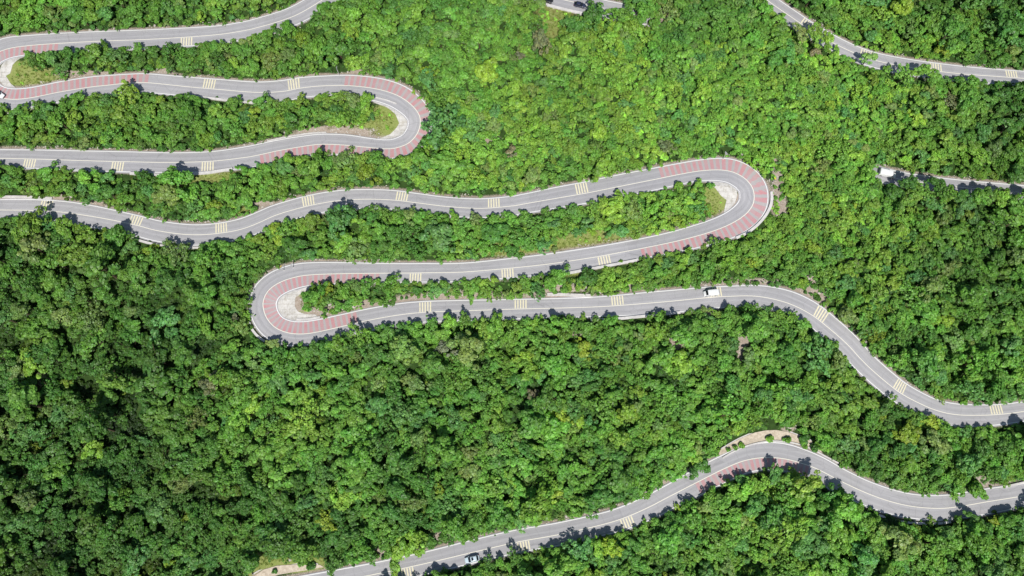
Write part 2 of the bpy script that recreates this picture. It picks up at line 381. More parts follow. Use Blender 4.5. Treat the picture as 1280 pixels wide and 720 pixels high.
# ground cover classes, from spots traced on the photo: (px, py, rx, ry, kind)
SPOTS = [(45,97,30,12,'g'),(22,92,14,14,'g'),(482,152,17,20,'g'),(440,156,30,4,'g'),(415,164,58,7,'s'),(455,167,14,5,'s'),(245,222,60,8,'g'),(200,221,18,5,'g'),(893,250,13,20,'g'),(900,262,8,8,'g'),(760,297,50,8,'g'),(700,305,60,8,'g'),(640,312,40,8,'g'),
 (795,284,7,10,'s'),(690,28,16,22,'g'),(695,14,22,6,'g'),(976,258,9,16,'s'),(968,250,6,22,'s'),(960,200,22,6,'s'),(972,225,8,22,'s'),(925,432,6,26,'s'),(717,412,14,12,'s'),(540,372,60,5,'s'),(470,380,60,5,'s'),(400,390,26,6,'s'),(376,378,10,14,'g'),
 (372,380,9,12,'s'),(930,353,50,6,'s'),(1005,365,30,9,'s'),(1028,374,10,9,'s'),(1015,350,8,10,'s'),(1228,604,12,10,'s'),(710,337,26,7,'g'),(795,356,24,6,'s'),(700,360,40,5,'s'),(600,368,90,4,'s'),(370,705,40,10,'g'),(305,708,30,18,'g'),
 (555,668,22,7,'s'),(480,690,18,6,'s'),(105,92,40,4,'s'),(207,89,12,4,'s'),(400,95,25,4,'s'),(450,88,14,5,'s'),(120,253,10,6,'s'),(75,246,14,5,'s'),(330,255,18,5,'s'),(5,262,10,6,'s'),(310,265,16,6,'g'),(215,300,24,4,'g'),
 (725,410,8,8,'s'),(718,440,10,5,'s'),(985,535,10,6,'s'),(840,600,14,5,'s'),(930,425,7,12,'s'),(885,395,14,5,'s'),(330,722,18,9,'s'),(615,175,12,7,'s'),(1060,330,12,7,'s'),(1000,380,10,6,'s'),(680,420,12,6,'s'),(845,430,12,8,'s')]
pxg, pyg, _ = project(np.stack([GX, GY, TZ], -1))
soilw = np.clip(1-(edge-.3)/2.2, 0, 1)*.75; grassw = np.zeros(GX.shape)
soilw *= np.where(side > 0, 1, .75)
for (x, y, rx, ry, k) in SPOTS:
    e = np.exp(-.9*(((pxg-x)/rx)**2+((pyg-y)/ry)**2))
    if k == 's': soilw = np.maximum(soilw, e*1.0)
    else: grassw = np.maximum(grassw, np.clip(e*1.5, 0, 1))
V = np.stack([GX, GY, TZ], -1).reshape(-1, 3); ny_, nx_ = GX.shape
idx = np.arange(nx_*ny_).reshape(ny_, nx_)
F = np.stack([idx[:-1, :-1], idx[:-1, 1:], idx[1:, 1:], idx[1:, :-1]], -1).reshape(-1, 4)
me = bpy.data.meshes.new('ground'); me.vertices.add(len(V)); me.vertices.foreach_set('co', V.ravel())
me.loops.add(F.size); me.loops.foreach_set('vertex_index', F.ravel()); me.polygons.add(len(F))
me.polygons.foreach_set('loop_start', np.arange(len(F))*4); me.polygons.foreach_set('use_smooth', np.ones(len(F), bool))
me.update(calc_edges=True); me.validate()
a = me.attributes.new('cover', 'FLOAT_COLOR', 'POINT')
cv = np.stack([soilw.ravel(), grassw.ravel(), np.zeros(V.shape[0]), np.ones(V.shape[0])], -1); a.data.foreach_set('color', cv.ravel())
me.materials.append(M['ground']); tag(link('ground', me), kind='structure')
# the mountain going on beyond the detailed ground
bx = [-3000, -1200, -600, GX0, -130, 0, 130, GX1, 600, 1200, 3000]; by = [-3000, -1200, -500, GY0, -40, 90, GY1, 500, 1200, 3000]
V = []; F = []
def bz(x, y):
    cx, cy = min(max(x, GX0), GX1), min(max(y, GY0), GY1)
    z = float(H0(cx, cy))+(y-cy)*SLOPE*.6
    if GX0 <= x <= GX1 and GY0 <= y <= GY1: z -= 14
    return z
fx_ = sorted(set(bx+list(np.arange(GX0, GX1+1, 10)))); fy_ = sorted(set(by+list(np.arange(GY0, GY1+1, 10))))
for y in fy_:
    for x in fx_:
        inner = GX0 < x < GX1 and GY0 < y < GY1
        on = (x in (GX0, GX1) and GY0 <= y <= GY1) or (y in (GY0, GY1) and GX0 <= x <= GX1)
        V.append((x, y, float(tz(x, y)) if on else (bz(x, y))))
nx2 = len(fx_)
for j in range(len(fy_)-1):
    for i in range(nx2-1):
        F.append((j*nx2+i, j*nx2+i+1, (j+1)*nx2+i+1, (j+1)*nx2+i))
tag(link('mountainside', mesh_np('mountainside', V, F, M['ground'], True)), kind='structure')

# ------------------------------------------------------------------ roads
def strip(r, offs_fn, i0, i1, dz, name, mat, parent=None, step=1.0, uv=False):
    V = []; F = []; n = int(round((i1-i0)/step))+1; m = None; U = []
    for a_ in range(n):
        i = i0+(i1-i0)*a_/(n-1); o_ = offs_fn(i); m = len(o_)
        for (d, zz) in o_:
            V.append(off(r, i, d, dz+zz)); U.append((np.interp(i, np.arange(r.n), r.s), d))
    for a_ in range(n-1):
        for b_ in range(m-1):
            q = a_*m+b_; F.append((q, q+m, q+m+1, q+1))
    me = mesh_np(name, V, F, mat)
    if uv:
        l = me.uv_layers.new(name='road')
        for lp in me.loops: l.data[lp.index].uv = U[lp.vertex_index]
    return link(name, me, parent)
road_objs = []
for ri, r in enumerate(roads):
    o = strip(r, lambda i: [(-wr_at(r, i)-.75, -.45), (-wr_at(r, i)-.4, 0), (-wr_at(r, i)*.5, .02), (0, .035), (wl_at(r, i)*.5, .02), (wl_at(r, i)+.4, 0), (wl_at(r, i)+.75, -.45)], 0, r.n-1, 0, 'road', M['asphalt'], uv=True)
    tag(o, kind='structure'); road_objs.append(o)
    for sgn in (1, -1):
        W = wl_at if sgn > 0 else wr_at
        strip(r, lambda i: [(sgn*(W(r, i)-.11), 0), (sgn*(W(r, i)+.11), 0)][::-sgn], 0, r.n-1, .014, 'edge_line', M['white'], o)
    strip(r, lambda i: [(-.11, .0), (.11, .0)], 0, r.n-1, .041, 'centre_line', M['centre'], o)

forb = np.zeros((900, 1480), np.uint8)          # where no crown may hide the view (pixel + 90/100 margin)
def mark(x, y, rad):
    x, y = int(x)+100, int(y)+90; rr = int(math.ceil(rad))
    if x-rr < 0 or y-rr < 0 or x+rr >= 1480 or y+rr >= 900: return
    forb[y-rr:y+rr+1, x-rr:x+rr+1] = 1
def in_hide(x, y): return (796 < x < 930 and -60 < y < 34) or (1010 < x < 1098 and 180 < y < 222)

BARS = [(0,233,52),(0,262,102),(0,365,103),(0,37,206),(0,149,209),(0,262,208),(0,58,257),(0,170,275),(0,277,283),(0,386,250),(0,502,243),(0,615,253),(0,725,234),(0,755,326),(0,635,342),(0,519,348),
        (0,531,384),(0,652,380),(0,772,376),(0,896,364),(0,1027,392),(0,1127,481),(0,1246,512),(0,785,656),(0,655,683),(0,510,717),(2,1007,29),(2,1085,66),(2,1172,83),(2,1265,92)]
def bars(ri, x, y):
    r = roads[ri]; d = (r.px-x)**2+(r.py-y)**2; k = int(np.argmin(d))
    P = unproject(x, y, r.z[k]); sd = 1 if ((P-r.P[k])*r.Nl[k]).sum() > 0 else -1
    W = wl_at(r, k) if sd > 0 else wr_at(r, k)
    V = []; F = []
    for b_ in range(5):
        s0 = k+(b_-2)*.86
        for (i, dd) in ((s0-.21, .2), (s0+.21, .2), (s0+.21, W*.5), (s0+.21, W-.22), (s0-.21, W-.22), (s0-.21, W*.5)):
            zz = .035*(1-dd/(W+.4))+.012
            V.append(off(r, i, sd*dd, zz))
        n = b_*6
        if sd > 0: F += [(n, n+1, n+2, n+5), (n+5, n+2, n+3, n+4)]
        else: F += [(n+5, n+2, n+1, n), (n+4, n+3, n+2, n+5)]
    link('speed_reduction_marking', mesh_np('speed_reduction_marking', V, F, M['cream']), road_objs[ri])
    return sd
for b_ in BARS: bars(*b_)
# red banded bends: (start px, end px, hint px on the banded side)
REDS = [((72,56),(186,103),(-8,93)), ((430,107),(323,194),(540,150)), ((828,222),(800,311),(960,240)), ((475,342),(447,403),(340,380)), ((1010,582),(868,604),(960,582))]
for (a_, b_, h) in REDS:
    r = roads[0]
    i0 = int(np.argmin((r.px-a_[0])**2+(r.py-a_[1])**2)); i1 = int(np.argmin((r.px-b_[0])**2+(r.py-b_[1])**2))
    kh = i0+int(np.argmin((r.px[i0:i1]-h[0])**2+(r.py[i0:i1]-h[1])**2))
    P = unproject(h[0], h[1], r.z[kh]); sd = 1 if ((P-r.P[kh])*r.Nl[kh]).sum() > 0 else -1
    W = wl_at if sd > 0 else wr_at
    i = i0; V = []; F = []
    BV = []; BF = []; st_ = np.arange(i0, i1, 1.0)
    for q_ in st_:
        w = W(r, q_)
        for dd in (.14, w*.5, w-.16): BV.append(off(r, q_, sd*dd, .035*(1-dd/(w+.4))+.005))
    for q_ in range(len(st_)-1):
        for h_ in (0, 1):
            fc = (q_*3+h_, q_*3+3+h_, q_*3+4+h_, q_*3+1+h_); BF.append(fc if sd > 0 else fc[::-1])
    link('red_band_base', mesh_np('red_band_base', BV, BF, M['pink']), road_objs[0])
    while i < i1-1:
        for f in (0, 1):
            ii = i+f*1.1
            w = W(r, ii)
            for dd in (.16, w*.5, w-.2): V.append(off(r, ii, sd*dd, .035*(1-dd/(w+.4))+.010))
        n = len(V)-6
        for q in (0, 1):
            fc = (n+q, n+3+q, n+4+q, n+1+q); F.append(fc if sd > 0 else fc[::-1])
        mid = off(r, i, sd*W(r, i)*.75); i += 1.85/ (1+ (.25 if sd*1 and False else 0))
    link('red_band', mesh_np('red_band', V, F, M['red']), road_objs[0])

def poly_slab(name, W, mat, lift, depth=.3):
    bm = bmesh.new(); vs = [bm.verts.new((p[0], p[1], p[2]+lift)) for p in W]
    f = bm.faces.new(vs); 
    if f.normal.z < 0 or True:
        bm.normal_update()
        if f.normal.z < 0: f.normal_flip()
    rim = [(a_.co.copy(), b_.co.copy()) for a_, b_ in zip(vs, vs[1:]+vs[:1])]
    bmesh.ops.triangulate(bm, faces=bm.faces[:])
    for _ in range(4):
        es = [e for e in bm.edges if e.calc_length() > 1.0]
        if not es: break
        bmesh.ops.subdivide_edges(bm, edges=es, cuts=1); bmesh.ops.triangulate(bm, faces=bm.faces[:])
    for v in bm.verts: v.co.z = float(tz(v.co.x, v.co.y))+.13+lift
    bd = [e for e in bm.edges if e.is_boundary]
    r = bmesh.ops.extrude_edge_only(bm, edges=bd)
    for v in [g for g in r['geom'] if isinstance(g, bmesh.types.BMVert)]: v.co.z -= depth
    o = bm_obj(name, bm, mat); return tag(o, kind='structure')
for k, w in apron_w.items(): poly_slab('paved_apron', w, M['apron'], -.03)
poly_slab('planting_bed', turn_w[0], M['soil'], .05)
poly_slab('planting_bed', turn_w[1], M['soil'], .05)

# ------------------------------------------------------------------ parapets and kerbs, each a thing
def wall(pts, label, width=.7, h=.5, cat='parapet', name='concrete_parapet', mat=None, grp=None, blocks=True):
    c = catmull([(x, y) for x, y in pts], 6)
    W = poly_to_world([tuple(q) for q in c]); 
    for q in c: mark(q[0], q[1], 1)
    s = np.concatenate([[0], np.cumsum(np.linalg.norm(np.diff(W, axis=0), axis=1))]); n = max(4, int(s[-1]/1.0))
    u = np.linspace(0, s[-1], n); W = np.stack([np.interp(u, s, W[:, i]) for i in range(3)], 1)
    T = np.gradient(W, axis=0); T[:, 2] = 0; T /= np.linalg.norm(T, axis=1)[:, None]; Nn = np.stack([-T[:, 1], T[:, 0], 0*T[:, 0]], 1)
    root = empty(name, tuple(W[n//2])); base = W[n//2]
    def sweep(prof, nm, m_):
        V = []; F = []; k = len(prof)
        for i in range(n):
            for (a_, z_) in prof: V.append(W[i]+Nn[i]*a_+np.array([0, 0, z_])-base)
        for i in range(n-1):
            for j in range(k):
                F.append((i*k+j, i*k+(j+1) % k, (i+1)*k+(j+1) % k, (i+1)*k+j))
        F.append(tuple(range(k))[::-1]); F.append(tuple((n-1)*k+j for j in range(k)))
        return link(nm, mesh_np(nm, V, F, m_), root)
    hw = width/2
    sweep([(-hw*.86, -.8), (hw*.86, -.8), (hw*.86, h-.12), (-hw*.86, h-.12)][::-1], 'wall_body', mat or M['conc'])
    sweep([(-hw, h-.118), (hw, h-.118), (hw, h-.03), (hw-.03, h), (-hw+.03, h), (-hw, h-.03)][::-1], 'coping', mat or M['conc'])
    tag(root, label, cat, grp)
    return root
GP = 'pale concrete parapets along the mountain road'
wall([(163,217),(185,218.5),(212,219.5),(235,218.5),(262,216),(291,211.5)], 'long white concrete parapet below the second left-hand road, above a grass strip', .95, .5, grp=GP)
wall([(-10,246.5),(20,246.5),(45,247),(66,248.5)], 'white concrete parapet at left edge, on uphill side of the third left-hand road', .8, .55, grp=GP)
wall([(165,298),(190,305),(215,309),(235,310),(252,310)], 'short white parapet on outside of the dip in the third left-hand road', .75, .5, grp=GP)
wall([(695,344),(712,341.5),(730,338),(765,331.5),(796,325.5)], 'white parapet on downhill edge before the right hairpin, beside the bar markings', .85, .55, grp=GP)
wall([(738,400),(760,399.5),(785,397.5),(815,394.5),(850,391)], 'white parapet on downhill side of the middle road, left of the white van', .9, .5, grp=GP)
wall([(684,368.5),(700,368.5),(720,369.5),(741,370)], 'short bright white parapet on uphill side of the middle road', 1.0, .6, grp=GP)
wall([(920,298),(936,290),(950,278),(959,266),(964,253),(964,240)], 'curved white parapet round the outside of the right-hand hairpin', .9, .5, grp=GP)
wall([(311,402),(315,411),(321,419),(331,427)], 'short curved parapet outside the lower left part of the left hairpin', .8, .5, grp=GP)
wall([(1098,644),(1120,651),(1145,654),(1170,654.5),(1188,652.5)], 'pale parapet outside the low bend of the bottom road, at right', .7, .5, grp=GP)
wall([(248,121.5),(265,123.5),(285,126),(322,129.5)], 'white parapet on downhill side of the road above the grassy upper-left strip', .8, .5, grp=GP)
wall([(684,7),(700,11),(714,14.5),(727,18)], 'white parapet by the dark car on the road at top centre', .9, .5, grp=GP)
wall([(903,572.5),(915,565.5),(935,557),(962,551.5),(990,553.5),(1013,560.5),(1030,569.5),(1048,579)], 'white kerb wall between the bottom road bend and its planted bed', .45, .28, 'kerb wall', grp=GP)
wall([(901,561),(916,552),(928,546),(943,540),(956,537.5),(969,537),(983,539),(995,543),(1006,547.5),(1014,551)], 'thin curved white wall behind the planted bed on the bottom road bend', .35, .6, 'garden wall', 'garden_wall', grp=GP)
wall([(316,718),(329,711),(347,706),(362,704.8),(390,704),(398,705)], 'thin white wall curving behind the small planted bed at bottom left of the road', .35, .6, 'garden wall', 'garden_wall', grp=GP)
wall([(387,359.5),(378,361.5),(370,364.5)], 'short white kerb on the uphill corner of the left hairpin apron', .7, .3, 'kerb', grp=GP)
wall([(371,399.5),(385,399),(400,396.5)], 'short white kerb on the downhill corner of the left hairpin apron', .7, .3, 'kerb', grp=GP)
wall([(334,176.5),(352,172.5),(371,169),(390,166.5),(408,165.5)], 'long low pale kerb below the grassy upper-left island', .45, .25, 'kerb', grp=GP)
wall([(1256,608.5),(1268,605.5),(1284,602)], 'short white parapet at the right edge, uphill side of the bottom road', .6, .5, grp=GP)
wall([(460,121.5),(472,122.5),(484,125.5),(496,130)], 'short white kerb on inner side of the upper hairpin, above its apron', .4, .3, 'kerb', grp=GP)

# mark the parts of roads that stay open to view
for ri, r in enumerate(roads):
    for i in range(r.n):
        x, y = r.px[i], r.py[i]
        if in_hide(x, y): continue
        for sgn, W in ((1, r.wl[i]), (-1, r.wr[i])):
            q = off(r, i, sgn*W); X, Y, _ = project(q); vert = abs(Y-y)
            lower = Y > y
            hx, hy = X-x, Y-y
            steep = abs(hx) > abs(hy)*1.3
            if not lower or steep: fr = 1.0
            else:
                nn = mnoise.noise(Vector((i*.055, ri*9.1+2, .3)))
                fr = .46+.85*nn
                fr = min(1.0, max(.22, fr))
            if ri == 0 and lower and y < 60 and 120 < x < 372: fr = min(fr, .42 if x < 225 or 245 < x else .7)
            if ri == 0 and lower and 392 < x < 512 and 176 < y < 192: fr = .2
            if ri == 0 and x > 500 and 126 < y < 190 and x < 560 and X > x: fr = min(fr, .35)
            if ri == 3:
                if x > 1126 and lower: continue
                fr = 1.0 if not lower else 0.0
            if ri == 2 and lower: fr = min(fr, .12 if x < 1150 else .4)
            m_ = max(2, int(math.hypot(hx, hy)))
            for k in range(m_+1):
                t = k/m_
                if ri == 3 and x > 1126 and t < .8: continue
                if ri == 2 and x < 1150 and lower and t > .45: continue
                if t <= fr: mark(x+hx*t, y+hy*t, 0)
for (x, y, rx, ry) in [(590,698,11,7),(888,366,10,6),(724,5,8,5),(1110,217,11,6),(3,118,7,5),(355,333,3,9),(366,331,3,6),(424,86,3,9),(906,193,4,7),(968,224,4,6)]:
    for a_ in range(-rx, rx+1):
        for b_ in range(-ry, ry+1): mark(x+a_, y+b_, 0)
for (ri_, x, y) in BARS:
    if ri_ == 0: mark(x, y, 6)
# soft clearings
for (x, y, rx, ry) in [(45,100,26,8),(20,92,9,14),(484,152,11,17),(430,163,40,3),(240,221,48,3),(897,250,7,15),(372,380,5,9),(385,395,12,3),(690,20,12,5),(690,34,5,10),(963,545,38,7),(972,262,3,7),(979,254,2,5),(1005,555,10,6),(925,553,18,5),(345,712,24,5),(927,425,2,8),(923,446,2,7),(712,340,12,3),(755,300,40,3),(515,373,26,2),(1010,367,14,4),(1226,606,6,4),(1110,217,11,6)]:
    for a_ in np.arange(-rx, rx+1): 
        for b_ in np.arange(-ry, ry+1):
            if (a_/rx)**2+(b_/ry)**2 <= 1: mark(x+a_, y+b_, 0)

# ------------------------------------------------------------------ trees: crown and trunk meshes
def crown_mesh(seed, nl=13, per=85, flat=.78, leaf=.135, spread=.62, lobe_r=(.30, .50), name='crown'):
    rg = np.random.default_rng(seed); V = []; F = []; C = []
    lobes = [(np.array([0, 0, .12]), .50)]
    ph = rg.uniform(0, 6.28, 4)
    for k in range(nl):
        th = rg.uniform(0, 6.28); q = math.sqrt(rg.uniform(.05, 1))
        out = 1+.30*math.cos(2*th+ph[0])+.20*math.cos(3*th+ph[1])+.13*math.cos(5*th+ph[2])
        rad = spread*q*out*rg.uniform(.85, 1.2)
        zz = .55*(1-q*q)*rg.uniform(.4, 1.4)-.12+rg.uniform(-.2, .16)
        lobes.append((np.array([rad*math.cos(th), rad*math.sin(th), zz]), rg.uniform(*lobe_r)))
    for (c, rr) in lobes:
        tone = rg.uniform(.82, 1.16); hue = rg.uniform(.9, 1.12)
        m = int(per*(rr/.4)**1.5)
        d = rg.normal(size=(m, 3)); d /= np.linalg.norm(d, axis=1)[:, None]; d[:, 2] = np.where(d[:, 2] < -.35, -d[:, 2], d[:, 2])
        outw = c/max(np.linalg.norm(c), .15); d = d+outw*.35; d /= np.linalg.norm(d, axis=1)[:, None]
        for k in range(m):
            p = c+d[k]*rr*rg.uniform(.72, 1.1)*np.array([1, 1, flat])
            nrm = d[k]+rg.normal(size=3)*.5+np.array([0, 0, .5]); nrm /= np.linalg.norm(nrm)
            t = np.cross(nrm, rg.normal(size=3)); t /= np.linalg.norm(t); b = np.cross(nrm, t)
            s = leaf*rg.uniform(.55, 1.25); n0 = len(V); w = s*rg.uniform(.55, .9)
            V += [p-t*s-b*w*.2, p-b*w, p+t*s, p+b*w+nrm*s*.15, p-t*s*.5+b*w*.9]
            F.append((n0, n0+1, n0+2, n0+3, n0+4))
            v = tone*rg.uniform(.70, 1.32); C.append((v*hue, v, v*rg.uniform(.7, 1.2)))
    # core of every lobe, its colour darkened for the shade inside the crown
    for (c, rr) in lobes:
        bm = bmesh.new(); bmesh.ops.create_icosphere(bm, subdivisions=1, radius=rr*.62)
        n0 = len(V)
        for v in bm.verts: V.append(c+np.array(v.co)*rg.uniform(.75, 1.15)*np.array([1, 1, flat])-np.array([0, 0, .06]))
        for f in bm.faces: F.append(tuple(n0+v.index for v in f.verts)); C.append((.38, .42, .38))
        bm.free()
    me = bpy.data.meshes.new(name); me.from_pydata([tuple(v) for v in V], [], F)
    at = me.attributes.new('leaf', 'FLOAT_COLOR', 'FACE'); at.data.foreach_set('color', np.array([(*c, 1) for c in C]).ravel())
    me.materials.append(M['leaf']); me.update(); return me
def trunk_mesh(seed, H=1.5):
    rg = np.random.default_rng(seed); V = []; F = []
    def tube(pts, rads, k=6):
        n0 = len(V)
        for p, r_ in zip(pts, rads):
            for j in range(k): V.append((p[0]+r_*math.cos(j*2*math.pi/k), p[1]+r_*math.sin(j*2*math.pi/k), p[2]))
        for i in range(len(pts)-1):
            for j in range(k): F.append((n0+i*k+j, n0+i*k+(j+1) % k, n0+(i+1)*k+(j+1) % k, n0+(i+1)*k+j))
        F.append(tuple(n0+(len(pts)-1)*k+j for j in range(k)))
    bx_, by_ = rg.uniform(-.08, .08, 2)
    tube([(0, 0, -.35), (0, 0, .05), (bx_*.5, by_*.5, H*.5), (bx_, by_, H)], [.10, .075, .055, .035])
    for k in range(5):
        a_ = k*1.257+rg.uniform(-.3, .3); z0 = H*rg.uniform(.4, .85); L = rg.uniform(.4, .62)
        tube([(bx_*.6, by_*.6, z0), (bx_*.6+L*.5*math.cos(a_), by_*.6+L*.5*math.sin(a_), z0+.22), (bx_*.6+L*math.cos(a_), by_*.6+L*math.sin(a_), z0+.5)], [.035, .024, .010], 5)
    return mesh_np('trunk', V, F, M['bark'])
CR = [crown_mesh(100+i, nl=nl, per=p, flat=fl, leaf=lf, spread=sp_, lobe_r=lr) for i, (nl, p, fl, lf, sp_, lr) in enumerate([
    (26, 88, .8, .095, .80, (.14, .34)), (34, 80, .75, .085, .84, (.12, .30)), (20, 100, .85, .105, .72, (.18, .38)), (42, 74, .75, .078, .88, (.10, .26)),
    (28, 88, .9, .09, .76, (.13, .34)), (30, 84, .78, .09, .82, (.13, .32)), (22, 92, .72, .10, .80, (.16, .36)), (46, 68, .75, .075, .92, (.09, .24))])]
BUSH = [crown_mesh(200+i, nl=6, per=46, flat=.8, leaf=.20, spread=.55, lobe_r=(.32, .52), name='foliage') for i in range(3)]
TR = [trunk_mesh(300+i) for i in range(4)]
CZ = 1.15           # crown centre above the base, in crown radii, before stretching the trunk

# ------------------------------------------------------------------ where the trees stand
def region(px, py):
    """crown radius range (m), trunk height factor range, brightness, darkness of floor"""
    def w(x, y, rx, ry): return math.exp(-(((px-x)/rx)**2+((py-y)/ry)**2))
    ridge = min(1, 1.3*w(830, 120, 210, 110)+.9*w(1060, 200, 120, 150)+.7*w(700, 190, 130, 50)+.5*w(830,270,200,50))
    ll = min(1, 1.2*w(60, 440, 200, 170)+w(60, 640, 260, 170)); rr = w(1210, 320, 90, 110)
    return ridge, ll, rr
TINT = {'bright': (.282, .500, .080), 'mid': (.186, .400, .070), 'deep': (.116, .285, .058), 'blue': (.148, .350, .108), 'olive': (.240, .360, .114), 'yellow': (.350, .510, .066), 'bare': (.270, .265, .175), 'rust': (.34, .30, .14)}
pts = []   # x,y,r,hf,tint,px,py,variant,look
cell = {}
def pk(x, y): return .50+.11*mnoise.noise(Vector((x*.05, y*.05, 9.9)))
def ok_far(x, y, r):
    ci, cj = int(x//4), int(y//4)
    for a_ in range(ci-3, ci+4):
        for b_ in range(cj-3, cj+4):
            for (X, Y, RR) in cell.get((a_, b_), ()):
                if (X-x)**2+(Y-y)**2 < (pk(x, y)*(RR+r))**2: return False
    return True
def put(x, y, r): cell.setdefault((int(x//4), int(y//4)), []).append((x, y, r))
def hides(x, y, z, r, hz):
    X, Y, dpt = project(np.array([x, y, z+hz])); rp = r*.92/dpt/TAN*640
    for (a_, b_) in ((0, 0), (1, 0), (-1, 0), (0, 1), (0, -1), (.7, .7), (-.7, .7), (.7, -.7), (-.7, -.7), (.45, 0), (-.45, 0), (0, .45), (0, -.45)):
        ix, iy = int(X+a_*rp)+100, int(Y+b_*rp)+90
        if 0 <= ix < 1480 and 0 <= iy < 900 and forb[iy, ix]: return True
    return False
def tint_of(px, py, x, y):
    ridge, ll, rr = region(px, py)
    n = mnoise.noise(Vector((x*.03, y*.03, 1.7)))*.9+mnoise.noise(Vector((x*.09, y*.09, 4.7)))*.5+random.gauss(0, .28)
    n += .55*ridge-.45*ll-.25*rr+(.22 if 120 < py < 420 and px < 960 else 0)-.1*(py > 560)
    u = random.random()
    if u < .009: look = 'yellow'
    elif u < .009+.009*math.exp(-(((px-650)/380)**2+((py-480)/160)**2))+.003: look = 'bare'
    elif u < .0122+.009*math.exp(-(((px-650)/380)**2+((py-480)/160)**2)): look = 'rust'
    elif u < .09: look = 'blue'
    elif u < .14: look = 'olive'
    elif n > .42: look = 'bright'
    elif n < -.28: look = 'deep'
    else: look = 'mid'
    g = (1+.07*(py > 400)+.09*ridge-.24*ll-.15*rr+.10*math.exp(-(((px-620)/420)**2+((py-270)/90)**2)))*random.uniform(.88, 1.12)*(1+.22*mnoise.noise(Vector((x*.022, y*.022, 21.0))))  # lower-left crowns darkened in tint, as shade of a slope facing off the sun
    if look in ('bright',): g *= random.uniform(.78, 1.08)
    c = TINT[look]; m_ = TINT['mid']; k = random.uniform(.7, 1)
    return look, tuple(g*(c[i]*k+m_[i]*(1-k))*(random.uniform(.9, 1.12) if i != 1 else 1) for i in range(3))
# trees that can be singled out on the photo: px, py of crown centre, radius m, look
MAN = [(549,150,6.6,'blue'),(545,176,4.6,'deep'),(548,124,3.6,'mid'),(524,196,3.4,'mid'),(500,203,3.2,'bright'),(573,312,3.0,'bright'),(876,583,3.3,'deep'),(1223,614,3.2,'mid'),(1200,600,4.2,'mid'),(1150,600,4.4,'mid'),(1165,550,4.6,'olive'),(1135,540,4.4,'yellow'),(745,18,4.6,'deep'),(722,34,3.6,'deep'),(779,20,3.8,'mid'),(803,14,4.2,'mid'),(792,34,4.0,'bright'),
 (265,257,2.6,'yellow'),(700,343,3.2,'mid'),(735,345,3.0,'deep'),(1215,103,3.4,'mid'),(40,455,5.0,'bright'),(80,395,4.4,'olive'),(65,590,4.4,'mid'),(115,560,4.2,'bright'),(235,575,5.2,'deep'),(205,400,4.8,'blue'),(165,420,4.6,'deep'),
 (500,690,4.4,'bright'),(520,675,4.0,'bright'),(588,671,2.1,'mid'),(1093,418,3.2,'yellow'),(1060,395,3.6,'olive'),(490,350,2.4,'mid'),(573,340,.1,'mid'),(180,222,3.2,'deep'),(560,95,4.4,'mid'),(640,110,4.2,'bright'),(755,205,4.0,'bright'),
 (850,450,4.4,'bright'),(700,480,4.2,'mid'),(350,590,4.8,'mid'),(300,500,4.6,'mid'),(430,620,4.4,'bright'),(1120,240,3.6,'deep'),(460,215,4.0,'yellow'),(470,200,3.6,'mid'),(560,200,4.6,'mid'),(70,300,4.4,'deep'),(25,320,4.4,'deep')]
MAN = [m for m in MAN if m[2] > 1]+[(x_, y_, r__, l__) for (x_, y_, r__, l__) in [(1137,229,3.0,'deep'),(1158,238,3.0,'mid'),(1180,241,3.1,'mid'),(1203,243,2.9,'deep'),(1226,247,3.2,'mid'),(1250,247,2.9,'bright'),(1273,249,3.2,'mid')]]
for (x, y, r_, look) in MAN:
    P = onterrain(np.array(float(x)), np.array(float(y))); 
    hf = .85 if r_ > 6 else (1.8 if x > 1130 and 225 < y < 252 else .75)
    P2 = onterrain(np.array(float(x)), np.array(y+0.0))
    # shift the base down-slope so the crown, not the foot, is at the pixel
    for _ in range(6):
        z = float(tz(P2[0], P2[1])); X, Y, _d = project(np.array([P2[0], P2[1], z+r_*(CZ*hf+.2)]))
        P2 = P2+np.array([(x-X)*.25, (Y-y)*.25, 0])
    if float(gs(edge, P2[0], P2[1])) < .2: P2 = P2+np.array([0, 0, 0])
    c = TINT[look]; g = random.uniform(.9, 1.1)*(.75 if look == 'yellow' else (1.05 if look == 'blue' else 1))
    pts.append([P2[0], P2[1], r_, hf, tuple(v*g for v in c), x, y, random.randrange(8), look, True]); put(P2[0], P2[1], r_)
def rid(px, py): return int(AllR[near_sample(px, py)])
